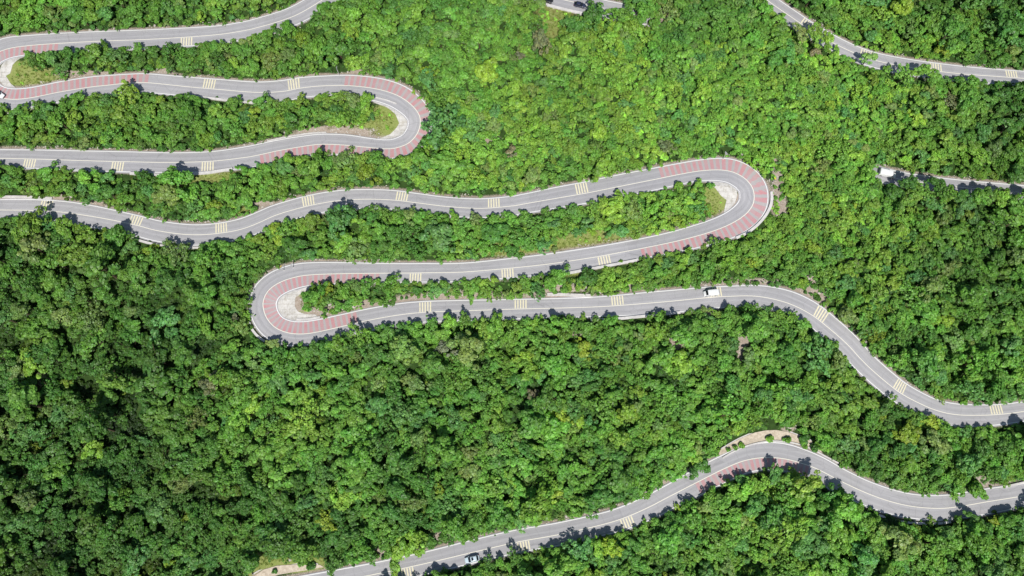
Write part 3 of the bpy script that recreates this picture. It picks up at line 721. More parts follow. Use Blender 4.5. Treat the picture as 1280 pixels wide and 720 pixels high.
def scatter(n, rfun, sizecap):
    cnt = 0
    for _ in range(n):
        x = random.uniform(-215, 215); y = random.uniform(-118, 165)
        z = float(tz(x, y)); px, py, _d = project(np.array([x, y, z]))
        if not (-70 < px < 1350 and -75 < py < 800): continue
        e = float(gs(edge, x, y)); hide = in_hide(px, py-8)
        if e < .35 and not hide: continue
        r, hf = rfun(px, py)
        thick = ((1118 < px < 1300 and 228 < py < 266) or (970 < px < 1160 and 30 < py < 118 and float(gs(side, x, y)) < 0 and e < 4 and rid(px, py) == 2)) and random.random() < .85
        if thick: r = random.uniform(2.4, 3.4); hf = 1.5
        elif not hide: r = min(r, max(.8, e*(1.5 if float(gs(side, x, y)) < 0 else 1.05)+.25))
        if r < sizecap: continue
        ll_ = region(px, py)[1]
        if ll_ > .3 and e > 5 and mnoise.noise(Vector((x*.085, y*.085, 31.0))) > .44-.24*ll_: continue
        if py > 400 and e > 5 and mnoise.noise(Vector((x*.11, y*.11, 37.0))) > .50: continue
        if not ok_far(x, y, r): continue
        if float(gs(apm, x, y)) > 0: continue
        if e < 5 and float(gs(side, x, y)) < 0 and not thick: hf *= .72 if py < 560 else 1.05
        if e < 9 and not thick: hf = min(hf, 1.15)
        hz = r*(CZ*hf+.15)
        if hides(x, y, z, r, hz): continue
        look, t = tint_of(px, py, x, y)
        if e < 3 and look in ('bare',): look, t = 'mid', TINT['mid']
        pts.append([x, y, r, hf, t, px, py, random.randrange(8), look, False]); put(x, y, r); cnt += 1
    return cnt
def rbig(px, py):
    ridge, ll, rr = region(px, py)
    return (random.uniform(2.3, 3.6) if random.random() < .75 else random.uniform(3.6, 5.6))*(1-.33*ridge)*(1+.10*ll), random.uniform(.6, 1.35)*(1-.35*ridge)+.45*ll*random.random()+.1*ll
def rmid(px, py):
    ridge, ll, rr = region(px, py)
    return random.uniform(1.7, 2.8)*(1-.2*ridge), random.uniform(.55, 1.4)*(1-.35*ridge)+.1*ll
def rsm(px, py): return random.uniform(.9, 1.6), random.uniform(.5, 1.1)
n1 = scatter(9000, rbig, 2.2); n2 = scatter(22000, rmid, 1.5); n3 = scatter(30000, rsm, .8)
print('trees', len(pts), n1, n2, n3)

# apparent size decides which stand as individual objects
def app(p):
    X, Y, dpt = project(np.array([p[0], p[1], float(tz(p[0], p[1]))+p[2]*CZ*p[3]]))
    p.append(X); p.append(Y)
    vis = 1 if (-2 < X < 1282 and -2 < Y < 722) else 0
    return vis*p[2]/dpt
sz = [app(p) for p in pts]
order = sorted(range(len(pts)), key=lambda i: -sz[i]-(10 if pts[i][9] and sz[i] > 0 else 0))
IND = order[:300]; REST = order[300:]
LM = [(130,50,'the topmost left road'),(320,35,'the topmost left road'),(30,98,'the grassy top left island'),(262,104,'the road below the top left island'),(400,104,'the upper red-banded bend'),(482,152,'the grassy upper hairpin island'),
 (250,200,'the second left road'),(60,200,'the second left road'),(60,262,'the third road, far left'),(225,292,'the dip of the third road'),(386,252,'the third road'),(502,248,'the third road'),(615,258,'the third road'),(735,240,'the third road'),
 (735,10,'the dark car, top centre'),(1010,35,'the top right road'),(1090,70,'the top right road'),(1190,88,'the top right road'),(1110,217,'the half-hidden white van'),(1230,232,'the overgrown right road'),
 (900,212,'the right hairpin'),(945,245,'the right hairpin'),(755,322,'the parapet before the right hairpin'),(635,337,'the road above the middle strip'),(480,343,'the road above the middle strip'),(330,380,'the red left hairpin'),(430,405,'the red left hairpin'),
 (531,388,'the middle road'),(652,386,'the middle road'),(772,380,'the middle road'),(888,366,'the white van'),(1000,385,'the middle road bend'),(1060,430,'the descending middle road'),(1127,488,'the descending middle road'),(1200,518,'the right end of the middle road'),
 (960,550,'the planted bed'),(875,600,'the bottom road bend'),(785,648,'the bottom road'),(697,668,'the bottom road'),(590,697,'the pale blue car'),(490,712,'the lower end of the bottom road'),(350,712,'the bottom left planted bed'),
 (1060,605,'the bottom road right of its bend'),(1160,635,'the low bend at bottom right'),(1250,622,'the bottom road at right edge'),
 (0,360,'the left picture edge'),(0,480,'the left picture edge'),(0,600,'the left picture edge'),(0,720,'the bottom left corner'),(150,720,'the bottom picture edge, left'),(760,720,'the bottom picture edge'),(900,720,'the bottom picture edge'),(1040,720,'the bottom picture edge, right'),
 (1280,720,'the bottom right corner'),(1280,330,'the right picture edge'),(1280,420,'the right picture edge'),(600,0,'the top picture edge'),(860,0,'the top picture edge'),(1180,0,'the top picture edge, right')]
LW = {'bright': 'bright green', 'mid': 'mid green', 'deep': 'dark green', 'blue': 'blue-green', 'olive': 'olive green', 'yellow': 'yellow-green', 'bare': 'grey half-bare', 'rust': 'rusty brown'}
ORD = ['', ' second', ' third', ' fourth', ' fifth', ' sixth', ' seventh', ' eighth', ' ninth', ' tenth', ' eleventh', ' twelfth', ' thirteenth', ' fourteenth', ' fifteenth', ' sixteenth']
buckets = {}
for i in IND:
    p = pts[i]; X, Y = float(p[10]), float(p[11])
    lx, ly, nm = min(LM, key=lambda q: (q[0]-X)**2+(q[1]-Y)**2)
    dx, dy = X-lx, Y-ly
    if lx in (0, 1280) and 'picture edge' in nm: 
        wd = 'by'; 
    elif abs(dx) > 1.6*abs(dy): wd = 'right of' if dx > 0 else 'left of'
    else: wd = 'below' if dy > 0 else 'above'
    if 'edge' in nm and wd in ('below', 'above'): wd = 'by'
    sw = 'tall' if p[3] > 1.05 else ('wide' if p[2] > 3.7 else 'rounded')
    buckets.setdefault((sw, LW[p[8]], wd, nm), []).append((math.hypot(dx, dy), i))
LABEL = {}
for (sw, lw, wd, nm), L in buckets.items():
    L.sort(key=lambda q: pts[q[1]][10])
    for k, (dd, i) in enumerate(L):
        base = f'{sw} {lw} tree {wd} {nm}'
        if len(L) > 1: base += ', leftmost such' if k == 0 else (', rightmost such' if k == len(L)-1 else f',{ORD[min(k, 15)]} from left')
        LABEL[i] = base
first_crown = {}; first_trunk = {}
for i in IND:
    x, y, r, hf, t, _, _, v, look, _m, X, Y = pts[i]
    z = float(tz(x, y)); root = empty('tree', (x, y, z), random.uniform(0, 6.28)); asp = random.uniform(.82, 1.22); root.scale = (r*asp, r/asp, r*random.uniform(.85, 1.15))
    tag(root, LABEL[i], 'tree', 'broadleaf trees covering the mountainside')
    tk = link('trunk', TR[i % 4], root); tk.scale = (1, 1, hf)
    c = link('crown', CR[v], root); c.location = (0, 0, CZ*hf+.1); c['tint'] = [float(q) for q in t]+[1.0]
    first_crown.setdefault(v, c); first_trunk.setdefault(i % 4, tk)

# ------------------------------------------------------------------ stuff: point sets instancing the same crowns
def points_obj(name, P, rad, szs, tint, var, label, cat, sources, lift=None, trunks=None, hfs=None, rnd=None):
    me = bpy.data.meshes.new(name); me.from_pydata([tuple(q) for q in P], [], []); n = len(P)
    def att(nm, ty, data):
        a_ = me.attributes.new(nm, ty, 'POINT')
        key = {'FLOAT': 'value', 'INT': 'value', 'FLOAT_VECTOR': 'vector', 'FLOAT_COLOR': 'color'}[ty]
        a_.data.foreach_set(key, np.array(data).ravel())
    att('size', 'FLOAT_VECTOR', szs); att('turn', 'FLOAT_VECTOR', [(random.gauss(0, .08), random.gauss(0, .08), random.uniform(0, 6.28)) for _ in range(n)])
    att('tint', 'FLOAT_COLOR', [(*t_, 1) for t_ in tint]); att('variant', 'INT', var)
    att('lift', 'FLOAT_VECTOR', [(0, 0, l) for l in (lift if lift is not None else [0]*n)])
    att('tsize', 'FLOAT_VECTOR', [(s_[0], s_[1], s_[2]*h_) for s_, h_ in zip(szs, hfs if hfs is not None else [1]*n)])
    o = link(name, me); tag(o, label, cat, kind='stuff')
    g = bpy.data.node_groups.new(name+'_nodes', 'GeometryNodeTree')
    g.interface.new_socket('Geometry', in_out='INPUT', socket_type='NodeSocketGeometry'); g.interface.new_socket('Geometry', in_out='OUTPUT', socket_type='NodeSocketGeometry')
    gi = g.nodes.new('NodeGroupInput'); go = g.nodes.new('NodeGroupOutput'); fin = g.nodes.new('GeometryNodeJoinGeometry')
    def na(nm, ty):
        q = g.nodes.new('GeometryNodeInputNamedAttribute'); q.data_type = ty; q.inputs[0].default_value = nm; return q.outputs['Attribute']
    def branch(srcs, sizeattr, lift_):
        jn = g.nodes.new('GeometryNodeJoinGeometry')
        for s_ in srcs:
            oi = g.nodes.new('GeometryNodeObjectInfo'); oi.transform_space = 'ORIGINAL'; oi.inputs['Object'].default_value = s_
            oi.inputs['As Instance'].default_value = True; g.links.new(oi.outputs['Geometry'], jn.inputs[0])
        src = gi.outputs[0]
        if lift_:
            sp2 = g.nodes.new('GeometryNodeSetPosition'); g.links.new(src, sp2.inputs['Geometry']); g.links.new(na('lift', 'FLOAT_VECTOR'), sp2.inputs['Offset']); src = sp2.outputs[0]
        ip = g.nodes.new('GeometryNodeInstanceOnPoints'); g.links.new(src, ip.inputs['Points']); g.links.new(jn.outputs[0], ip.inputs['Instance'])
        ip.inputs['Pick Instance'].default_value = True; g.links.new(na('variant', 'INT'), ip.inputs['Instance Index'])
        er = g.nodes.new('FunctionNodeEulerToRotation'); g.links.new(na('turn', 'FLOAT_VECTOR'), er.inputs[0]); g.links.new(er.outputs[0], ip.inputs['Rotation'])
        g.links.new(na(sizeattr, 'FLOAT_VECTOR'), ip.inputs['Scale']); g.links.new(ip.outputs[0], fin.inputs[0])
    branch(sources, 'size', True)
    if trunks: branch(trunks, 'tsize', False)
    g.links.new(fin.outputs[0], go.inputs[0])
    md = o.modifiers.new('scatter', 'NODES'); md.node_group = g
    return o
crowns = list(first_crown.values()); trunks = list(first_trunk.values())
P = [(pts[i][0], pts[i][1], float(tz(pts[i][0], pts[i][1]))) for i in REST]
szs = [(pts[i][2]*a_, pts[i][2]/a_, pts[i][2]*random.uniform(.8, 1.15)) for i in REST for a_ in [random.uniform(.8, 1.25)]]
points_obj('forest', P, None, szs, [pts[i][4] for i in REST], [random.randrange(8) for _ in REST], 'dense green broadleaf forest filling the slopes between the looping roads', 'forest',
           crowns, [pts[i][2]*(CZ*pts[i][3]+.1) for i in REST], trunks, [pts[i][3] for i in REST])

# ------------------------------------------------------------------ shrubs planted beside the road, each a thing
def shrub(px, py, r, look, label, group=None, name='roadside_shrub'):
    P = onterrain(np.array(float(px)), np.array(float(py))); root = empty(name, tuple(P), random.uniform(0, 6.28)); root.scale = (r, r, r*1.15)
    tag(root, label, 'shrub', group)
    st = link('stem', TR[0], root); st.scale = (.5, .5, .35)
    c = link('foliage', random.choice(BUSH), root); c.location = (0, 0, .62)
    t = TINT[look]; g = random.uniform(.85, 1.15); c['tint'] = [t[0]*g, t[1]*g, t[2]*g, 1.0]
    return c
bush_src = []
rowA = [(406,394),(415,390.5),(425,388.5),(434,387.5)]
NTH = ['leftmost', 'second', 'third', 'fourth', 'fifth', 'sixth', 'seventh', 'eighth']
for k, (x, y) in enumerate(rowA):
    bush_src.append(shrub(x, y, .75, 'deep', f'small round dark shrub beside the left hairpin island, {NTH[k]}'+(' from left' if k else '')+' of four', 'small round shrubs planted along the inner road verge'))
rowB = [(493,374.5),(502,373.5),(508,373),(523,372),(531,371.5),(538,371.5),(546,371)]
for k, (x, y) in enumerate(rowB):
    shrub(x, y, .7, 'deep', f'small clipped shrub above the middle road by the bar markings, {NTH[k]}'+(' from left' if k else '')+' of seven', 'small round shrubs planted along the inner road verge')
rowC = [(975,352.5),(990,358.5),(1006,365.5),(1013,368.5),(1021,372)]
for k, (x, y) in enumerate(rowC):
    shrub(x, y, .75, 'deep', f'dark shrub on bare bank above the middle road bend, {NTH[k]}'+(' from left' if k else '')+' of five', 'dark shrubs on the bare bank')
for (x, y, r_, l_, lb) in [(910,563,.9,'mid','smallest green shrub at left tip of the planted bed'),(918,559.5,1.0,'mid','green shrub second from left in the planted bed'),(926,556.5,1.2,'bright','leafy shrub third from left in the planted bed'),
    (960,549,1.5,'bright','bright yellow-green shrub in middle of the planted bed'),(982,550.5,1.4,'mid','round mid-green shrub right of centre in the planted bed'),(1002,549,1.9,'deep','tall dark shrub in right part of the planted bed'),
    (1003,557,1.6,'mid','green shrub by the kerb, right part of the planted bed'),(1018,560,1.8,'deep','dark bushy shrub at right end of the planted bed')]:
    shrub(x, y, r_, l_, lb, 'shrubs growing in the planted bed')
for (x, y, r_, l_, lb) in [(344,714,1.0,'deep','small dark shrub at left end of the bottom left planted bed'),(391,708,1.7,'deep','dark shrub at right end of the bottom left planted bed'),
    (380,703,1.8,'mid','green shrub growing over the thin wall of the bottom left bed')]:
    shrub(x, y, r_, l_, lb, 'shrubs by the bottom left planted bed')

# undergrowth: low shrubs filling the floor between the trees, one mass
bt = [c for c in bush_src]
srcs = []; seen = set()
for o in bt:
    if o.data.name not in seen: seen.add(o.data.name); srcs.append(o)
P = []; S = []; T_ = []; VV = []; LL = []
for _ in range(62000):
    x = random.uniform(-215, 215); y = random.uniform(-118, 165); z = float(tz(x, y)); px, py, _d = project(np.array([x, y, z]))
    if not (-60 < px < 1340 and -60 < py < 780): continue
    e = float(gs(edge, x, y))
    if e < (.25 if float(gs(side, x, y)) < 0 else .9): continue
    sw, gw = float(gs(soilw, x, y)), float(gs(grassw, x, y))
    if float(gs(apm, x, y)) > 0: continue
    if random.random() < sw*(1.05 if float(gs(side, x, y)) > 0 or e > 3 else .7): continue
    r = random.uniform(.6, 1.5)
    if gw > .35:
        if random.random() < .80: continue
        r *= .55
    if e < 1.8: r *= .6
    ix, iy = int(px)+100, int(py)+90
    ridge, ll, rr = region(px, py)
    k = random.uniform(.45, .95)*(1+.7*ridge-.50*ll-.12*(py > 430))+(.5 if gw > .35 else 0)  # shade of the gaps put into the undergrowth colour, darkest at lower left
    n = mnoise.noise(Vector((x*.08, y*.08, 5.5)))
    c = TINT['bright' if n > .25 or gw > .35 else ('mid' if n > -.2 else 'deep')]
    P.append((x, y, z-.05)); S.append((r, r, r*random.uniform(.7, 1.1))); T_.append(tuple(q*k for q in c)); VV.append(random.randrange(3)); LL.append(r*.45)
print('undergrowth', len(P))
points_obj('undergrowth', P, None, S, T_, VV, 'low green undergrowth covering the ground between the trees', 'undergrowth', srcs, LL)
# grass tufts in the clearings
def tuft(name='tuft'):
    V = []; F = []; C = []; rg = np.random.default_rng(5)
    for k in range(34):
        a_ = rg.uniform(0, 6.28); q = rg.uniform(0, .5); b_ = rg.uniform(0, 6.28); h = rg.uniform(.35, 1.0); w = .05
        x, y = q*math.cos(a_), q*math.sin(a_); lx, ly = x*(1.9)+.2*math.cos(b_), y*1.9+.2*math.sin(b_)
        n = len(V); V += [(x-w*math.sin(b_), y+w*math.cos(b_), 0), (x+w*math.sin(b_), y-w*math.cos(b_), 0), (lx, ly, h)]
        F.append((n, n+1, n+2)); v = rg.uniform(.75, 1.3); C.append((v, v, v, 1))
    me = bpy.data.meshes.new(name); me.from_pydata(V, [], F); at = me.attributes.new('leaf', 'FLOAT_COLOR', 'FACE')
    at.data.foreach_set('color', np.array(C).ravel()); me.materials.append(M['leaf']); return me
gt = link('grass_tuft', tuft()); Pg = onterrain(np.array(478.), np.array(150.)); gt.location = tuple(Pg); gt.scale = (.6, .6, .5); gt['tint'] = [.28, .32, .09, 1.0]
tag(gt, 'lone pale grass tuft in middle of the upper hairpin island', 'grass tuft')
P = []; S = []; T_ = []
gi_ = np.argwhere((grassw > .25) & (edge > .6) & (~apm))
gi_ = [g for g in gi_ if -20 < pxg[g[0], g[1]] < 1300 and -20 < pyg[g[0], g[1]] < 740]
for j, i in gi_:
    for _ in range(5):
        x = gx[i]+random.uniform(-.6, .6); y = gy[j]+random.uniform(-.6, .6); n = mnoise.noise(Vector((x*.3, y*.3, 2)))
        r = random.uniform(.3, .7); P.append((x, y, float(tz(x, y))-.02)); S.append((r, r, r*.7))
        k = random.uniform(.8, 1.2); c = (.22, .31, .05) if n < .15 else (.33, .32, .12); T_.append(tuple(q*k for q in c))
points_obj('grass', P, None, S, T_, [0]*len(P), 'pale green grass growing in the small clearings beside the bends', 'grass', [gt])

# ------------------------------------------------------------------ rocks beside the road
def rock_mesh(seed):
    bm = bmesh.new(); bmesh.ops.create_icosphere(bm, subdivisions=2, radius=1); rg = np.random.default_rng(seed); o_ = rg.uniform(0, 50)
    for v in bm.verts:
        n = mnoise.noise(v.co*1.3+Vector((o_, 0, 0))); v.co *= 1+.45*n; v.co.z = v.co.z*.7; v.co.x *= 1.2
        for ax in (0, 1, 2): v.co[ax] = round(v.co[ax]*3.2)/3.2*.55+v.co[ax]*.45
    me = bpy.data.meshes.new('boulder'); bm.to_mesh(me); bm.free(); me.materials.append(M['rock']); return me
RK = [rock_mesh(i) for i in range(4)]; rk_objs = []
for k, (x, y, s_, lb) in enumerate([(882,356.5,.55,'pale boulder on the verge just above the white van'),(899.5,352.5,.8,'largest pale boulder on the verge up right of the white van'),(867,357.5,.5,'small pale boulder on the verge up left of the white van'),
    (987,533,1.1,'big pale rock behind the planted bed wall'),(928,194,.9,'tan boulder at the top of the right hairpin'),(950,210,.6,'small white boulder outside the right hairpin'),(660,655,.8,'white block-like rock beside the bottom road, centre'),
    (362,700,.5,'small white rock behind the bottom left wall'),(716,641,.7,'tan rock in the verge above the bottom road'),(441,382.5,.7,'pink-grey rock in the verge of the left hairpin island'),(1025,365,.8,'pale rock at top of the bare bank above the middle bend'),
    (1228,611.5,.7,'pale rock on verge of the bottom road near right edge'),(790,628,.5,'small tan rock above the bottom road'),(838,598,.8,'reddish rock above the bottom road left of its bend')]):
    P_ = onterrain(np.array(float(x)), np.array(float(y))); o = link('boulder', RK[k % 4]); o.location = tuple(P_); o.scale = (s_, s_*.8, s_*.8); o.rotation_euler = (0, 0, k*1.3)
    tag(o, lb, 'boulder'); rk_objs.append(o)
P = []; S = []; VV = []
cand = np.argwhere((soilw > .35) & (edge > .75) & (~apm)); rng.shuffle(cand)
for j, i in cand:
    if not (-10 < pxg[j, i] < 1290 and -10 < pyg[j, i] < 730): continue
    for _ in range(1+(side[j, i] > 0)*2):
        x = gx[i]+random.uniform(-.6, .6); y = gy[j]+random.uniform(-.6, .6); r = random.uniform(.06, .22)*(1 if random.random() < .9 else 2)
        P.append((x, y, float(tz(x, y)))); S.append((r, r, r)); VV.append(random.randrange(4))
points_obj('rubble', P, None, S, [(1, 1, 1)]*len(P), VV, 'small pale stones scattered on the bare verges beside the road', 'rubble', rk_objs[:4])

# ------------------------------------------------------------------ vehicles
GL = simple('dark_car_glass', (.015, .018, .024), .08, .6, 0, .05); TY = simple('tyre_rubber', (.02, .02, .02), .9, .1); RM = simple('wheel_rim', (.45, .46, .48), .3, .5, .8)
LAMP = simple('clear_lamp_lens', (.75, .77, .80), .15, .6); RED = simple('red_lamp_lens', (.45, .02, .02), .2, .5); TRIM = simple('black_trim', (.03, .03, .032), .6, .3)
def car_paint(nm, c, metal=.0):
    m = simple(nm, c, .28, .5, metal, .04, 1.0); m.node_tree.nodes['Principled BSDF'].inputs['Coat Weight'].default_value = .6; return m
def loft(name, secs, mat, root, smooth=True, cap=True):
    """secs: list of cross-sections, each a list of points, same count; closed rings"""
    V = []; F = []; k = len(secs[0])
    for s_ in secs: V += s_
    for i in range(len(secs)-1):
        for j in range(k): F.append((i*k+j, (i+1)*k+j, (i+1)*k+(j+1) % k, i*k+(j+1) % k))
    if cap: F.append(tuple(range(k))); F.append(tuple((len(secs)-1)*k+j for j in range(k))[::-1])
    return link(name, mesh_np(name, V, F, mat, smooth), root)
def ring(x, w, z0, z1, rt=.12, rb=.06):
    return [(x, -w+rb, z0), (x, w-rb, z0), (x, w, z0+rb*2), (x, w*1.0, z1-rt*1.3), (x, w-rt*.5, z1-rt*.35), (x, w-rt*1.6, z1), (x, -w+rt*1.6, z1), (x, -w+rt*.5, z1-rt*.35), (x, -w, z1-rt*1.3), (x, -w, z0+rb*2)]
def car(px, py, dirpx, label, paintm, L=4.4, W=1.78, H=1.48, kind='hatch', sun=False, group=None):
    k = near_sample(px, py); z = AllP[k, 2]+.05; P_ = unproject(px, py, z+H*.6)
    P_[2] = z; T = AllN[k]; ang = math.atan2(-T[0], T[1])+(math.pi if dirpx < 0 else 0)     # heading along the road
    t = np.array([math.cos(ang), math.sin(ang)]); 
    if (t[0] > 0) != (dirpx > 0): ang += math.pi
    root = empty('van' if kind == 'van' else 'car', tuple(P_), ang); tag(root, label, 'van' if kind == 'van' else 'car', group)
    h = L/2; w = W/2
    if kind == 'van':
        loft('body', [ring(-h, w*.95, .35, 1.75), ring(-h+.08, w, .28, H-.05), ring(-h+.3, w, .25, H), ring(h-1.55, w, .25, H), ring(h-1.25, w*.98, .25, H-.05), ring(h-.75, w*.96, .25, 1.12), ring(h-.15, w*.92, .28, .98), ring(h, w*.85, .36, .80)], paintm, root)
        loft('windscreen', [[(h-1.22, -w*.86, H-.08), (h-1.22, w*.86, H-.08), (h-1.21, w*.86, H-.10), (h-1.21, -w*.86, H-.10)], [(h-.70, -w*.88, 1.17), (h-.70, w*.88, 1.17), (h-.72, w*.88, 1.13), (h-.72, -w*.88, 1.13)]], GL, root, False)
        for s_ in (-1, 1):
            bm = bmesh.new(); add_box(bm, (h-1.55, s_*(w*.985), 1.36), (.85, .03, .42), 0, .9); bm_obj('side_window', bm, GL, root)
        bm = bmesh.new(); add_box(bm, (-h-.006, 0, 1.35), (.03, W*.7, .45)); bm_obj('rear_window', bm, GL, root)
        for q in range(5):
            pass
        bm = bmesh.new(); [add_box(bm, (-h+.6+q*.75, 0, H+.012), (.06, W*.72, .03)) for q in range(4)]; bm_obj('roof_rib', bm, paintm, root)
    else:
        bl = [(-h, .74, .40, .78), (-h+.12, .90, .28, .92), (-h+.5, .98, .22, .98), (-h+1.2, 1, .20, .97), (0, 1, .20, .95), (h-1.25, .99, .20, .93), (h-.55, .95, .22, .84), (h-.14, .84, .28, .70), (h, .66, .36, .58)]
        loft('body', [ring(x, w*a_, z0, z1) for (x, a_, z0, z1) in bl], paintm, root)
        # cabin: glass house with a painted roof above it
        x0, x1, x2, x3 = -h+.28, -h+.95, h-1.95, h-1.12
        def cr(x, ww, z0, z1): return [(x, -ww, z0), (x, ww, z0), (x, ww*.93, z0+(z1-z0)*.6), (x, ww*.82, z1), (x, -ww*.82, z1), (x, -ww*.93, z0+(z1-z0)*.6)]
        loft('rear_window', [cr(x0, w*.82, .90, .95), cr(x1, w*.90, .90, H-.05)], GL, root, False)
        loft('side_window', [cr(x1+.002, w*.905, .90, H-.055), cr((x1+x2)/2, w*.915, .90, H-.03), cr(x2-.002, w*.905, .90, H-.055)], GL, root, False)
        loft('windscreen', [cr(x2, w*.90, .90, H-.055), cr(x3, w*.84, .88, .93)], GL, root, False)
        def rf(x, ww, z): return [(x, -ww*.84, z-.05), (x, ww*.84, z-.05), (x, ww*.80, z), (x, ww*.45, z+.02), (x, -ww*.45, z+.02), (x, -ww*.80, z)]
        loft('roof', [rf(x1-.12, w*.88, H-.06), rf(x1+.15, w*.92, H-.005), rf((x1+x2)/2, w*.93, H+.02), rf(x2-.1, w*.92, H), rf(x2+.1, w*.9, H-.06)], paintm, root)
        for s_ in (-1, 1):
            bm = bmesh.new()
            for xx in (x1+.05, (x1+x2)/2-.05, x2-.02):
                add_box(bm, (xx, s_*w*.885, 1.17), (.09, .05, .5), 0)
            bm_obj('door_pillar', bm, paintm, root)
        if sun:
            bm = bmesh.new(); add_box(bm, ((x1+x2)/2+.35, 0, H+.045), (.62, W*.52, .02), 0, 1, 0); bm_obj('sunroof', bm, GL, root)
        bm = bmesh.new(); add_box(bm, (-h+.02, 0, .45), (.12, W*.80, .20), 0, 1, .03); bm_obj('rear_bumper', bm, TRIM, root)
        bm = bmesh.new(); add_box(bm, (h-.02, 0, .42), (.10, W*.66, .16), 0, 1, .03); bm_obj('front_bumper', bm, TRIM, root)
    for s_ in (-1, 1):
        bm = bmesh.new(); add_box(bm, (h-(.10 if kind == 'van' else .16), s_*w*.68, .66), (.18, .30, .14), 0, 1, .03); bm_obj('headlight', bm, LAMP, root)
        bm = bmesh.new(); add_box(bm, (-h+(.02 if kind == 'van' else .10), s_*w*.80, .82), (.12, .22, .2), 0, 1, .03); bm_obj('tail_light', bm, RED, root)
        bm = bmesh.new(); add_box(bm, (h-1.35, s_*(w+.10), 1.02), (.14, .22, .15), 0, 1, .03); bm_obj('wing_mirror', bm, paintm, root)
        for xx in (-h+.82, h-.82):
            bm = bmesh.new(); add_cyl(bm, (0, 0, 0), .33, .22, 'Y', 20); wo = bm_obj('wheel', bm, TY, root); wo.location = (xx, s_*(w-.10), .33)
            bm = bmesh.new(); add_cyl(bm, (0, s_*.105, 0), .21, .03, 'Y', 12); bm_obj('rim', bm, RM, wo)
    return root
car(590,699,-1,'pale blue hatchback with dark glass and sunroof, on the bottom road in tree shadow', car_paint('pale_blue_paint', (.55, .66, .72)), 4.6, 1.85, 1.5, sun=True)
car(725,5.5,1,'dark blue-black car driving on the road at top centre', car_paint('dark_blue_paint', (.03, .035, .07)), 4.1, 1.75, 1.45)
car(684,-.5,1,'dark car cut by the top picture edge, behind the blue-black one', car_paint('black_paint', (.02, .02, .022)), 4.1, 1.75, 1.45)
car(-3,117,1,'white car cut by the left picture edge on the red-banded bend', car_paint('white_paint', (.78, .78, .78)), 4.4, 1.8, 1.48)
car(889,366,-1,'white van standing over the bar markings on the middle road', car_paint('white_van_paint', (.80, .80, .80)), 4.7, 1.8, 1.95, 'van')
car(1110,216.5,1,'white van half hidden by trees on the overgrown road at right', car_paint('bright_white_van_paint', (.82, .82, .81)), 5.4, 1.95, 2.1, 'van')

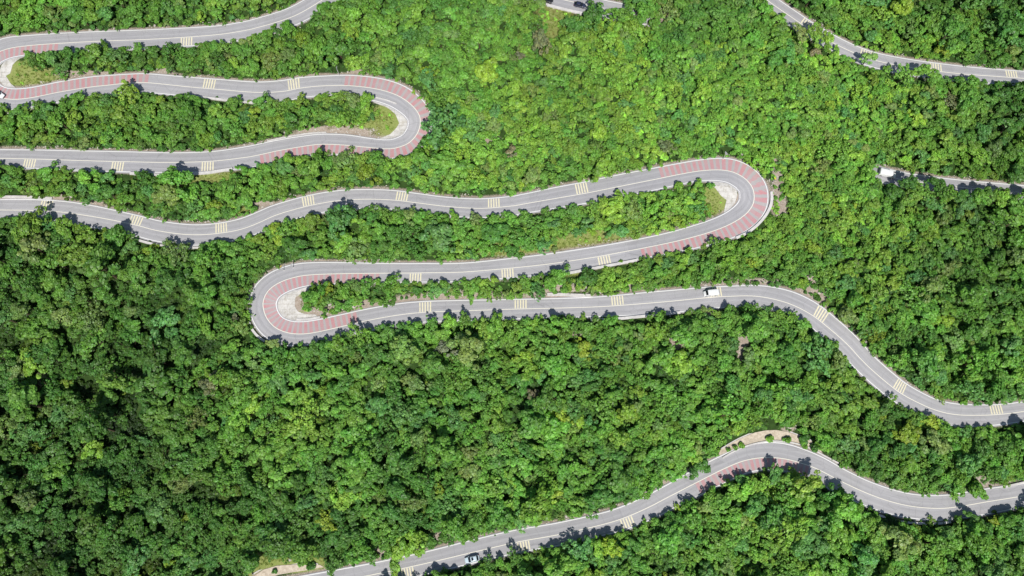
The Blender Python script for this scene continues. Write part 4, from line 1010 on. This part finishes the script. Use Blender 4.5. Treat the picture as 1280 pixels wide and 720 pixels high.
# ------------------------------------------------------------------ road signs and mirror on poles
POLE = simple('galvanised_steel', (.55, .56, .57), .4, .5, .5); SGN = simple('grey_sign_back', (.62, .63, .64), .5, .4); YEL = simple('yellow_sign_face', (.75, .55, .04), .5, .4); BLK = simple('black_sign_paint', (.02, .02, .02), .6, .3)
def sign(px, py, rz, label, shape='tri', h=3.0, cat='road sign'):
    k = near_sample(px, py); P_ = unproject(px, py, AllP[k, 2]); P_[2] = min(AllP[k, 2], float(tz(P_[0], P_[1]))+.3)-.15
    root = empty('traffic_mirror' if shape == 'mirror' else 'road_sign', tuple(P_), rz); tag(root, label, cat)
    bm = bmesh.new(); add_cyl(bm, (0, 0, h/2), .10, h, 'Z', 12); bm_obj('pole', bm, POLE, root)
    bm = bmesh.new(); add_box(bm, (0, 0, .08), (.5, .5, .25), 0, .8); bm_obj('footing', bm, M['conc'], root)
    bm = bmesh.new()
    if shape == 'tri': bmesh.ops.create_cone(bm, cap_ends=True, segments=3, radius1=.62, radius2=.62, depth=.04, matrix=Matrix.Translation((0, -.10, h-.1)) @ Matrix.Rotation(R(90), 4, 'X') @ Matrix.Rotation(R(90), 4, 'Z'))
    elif shape == 'mirror': bmesh.ops.create_uvsphere(bm, u_segments=20, v_segments=10, radius=.5, matrix=Matrix.Translation((0, -.12, h)) @ Matrix.Diagonal((1, .22, 1, 1)))
    else: add_box(bm, (0, -.10, h-.25), (1.1, .04, .8), 0, 1, 0)
    pn = bm_obj('mirror_dome' if shape == 'mirror' else 'sign_panel', bm, RM if shape == 'mirror' else (YEL if shape != 'board' else SGN), root, shape == 'mirror')
    bm = bmesh.new(); add_box(bm, (0, -.075, h-.3), (.26, .03, .05)); add_box(bm, (0, -.075, h-.05), (.26, .03, .05)); bm_obj('bracket', bm, POLE, root)
    if shape == 'mirror':
        bm = bmesh.new(); add_box(bm, (0, -.2, h+.52), (.7, .4, .03)); bm_obj('hood', bm, YEL, root)
sign(355,338,R(60),'warning sign on a white pole at top of the left hairpin, the left one','tri',4.3)
sign(367,334.5,R(60),'short sign board on a pole right beside the warning sign, left hairpin','board',3.4)
sign(424,94,R(90),'sign on a grey pole above the upper red-banded bend','board',4.6)
sign(904,198.5,R(-60),'sign on a pole at the top of the right hairpin','board',4.4)
sign(966,228,R(-80),'traffic mirror on a pole outside the right hairpin','mirror',2.6,'traffic mirror')

# ------------------------------------------------------------------ light
w = bpy.data.worlds.new('World'); SC.world = w; w.use_nodes = True; nt = w.node_tree
sky = nt.nodes.new('ShaderNodeTexSky'); sky.sky_type = 'NISHITA'; sky.sun_disc = False
EL, AZ = R(53), R(176)       # the sun stands low in the picture; shadows fall up and slightly left
sky.sun_elevation = EL; sky.sun_rotation = AZ; sky.altitude = 800; sky.air_density = 1.2; sky.dust_density = 1.5
bg = nt.nodes['Background']; bg.inputs['Strength'].default_value = .085; nt.links.new(sky.outputs[0], bg.inputs[0])
sl = bpy.data.lights.new('sun', 'SUN'); sl.energy = 4.6; sl.angle = R(.55); sl.color = (1, .965, .90)
so = bpy.data.objects.new('sun', sl); COL.objects.link(so)
d = Vector((math.sin(AZ)*math.cos(EL), math.cos(AZ)*math.cos(EL), math.sin(EL)))
so.rotation_euler = (-d).to_track_quat('-Z', 'Y').to_euler(); so.location = (0, 0, 200)
SC.view_settings.view_transform = 'Standard'; SC.view_settings.look = 'None'; SC.view_settings.exposure = 0; SC.view_settings.gamma = 1
SC.cycles.max_bounces = 6; SC.cycles.diffuse_bounces = 3; SC.cycles.transmission_bounces = 2; SC.cycles.glossy_bounces = 2
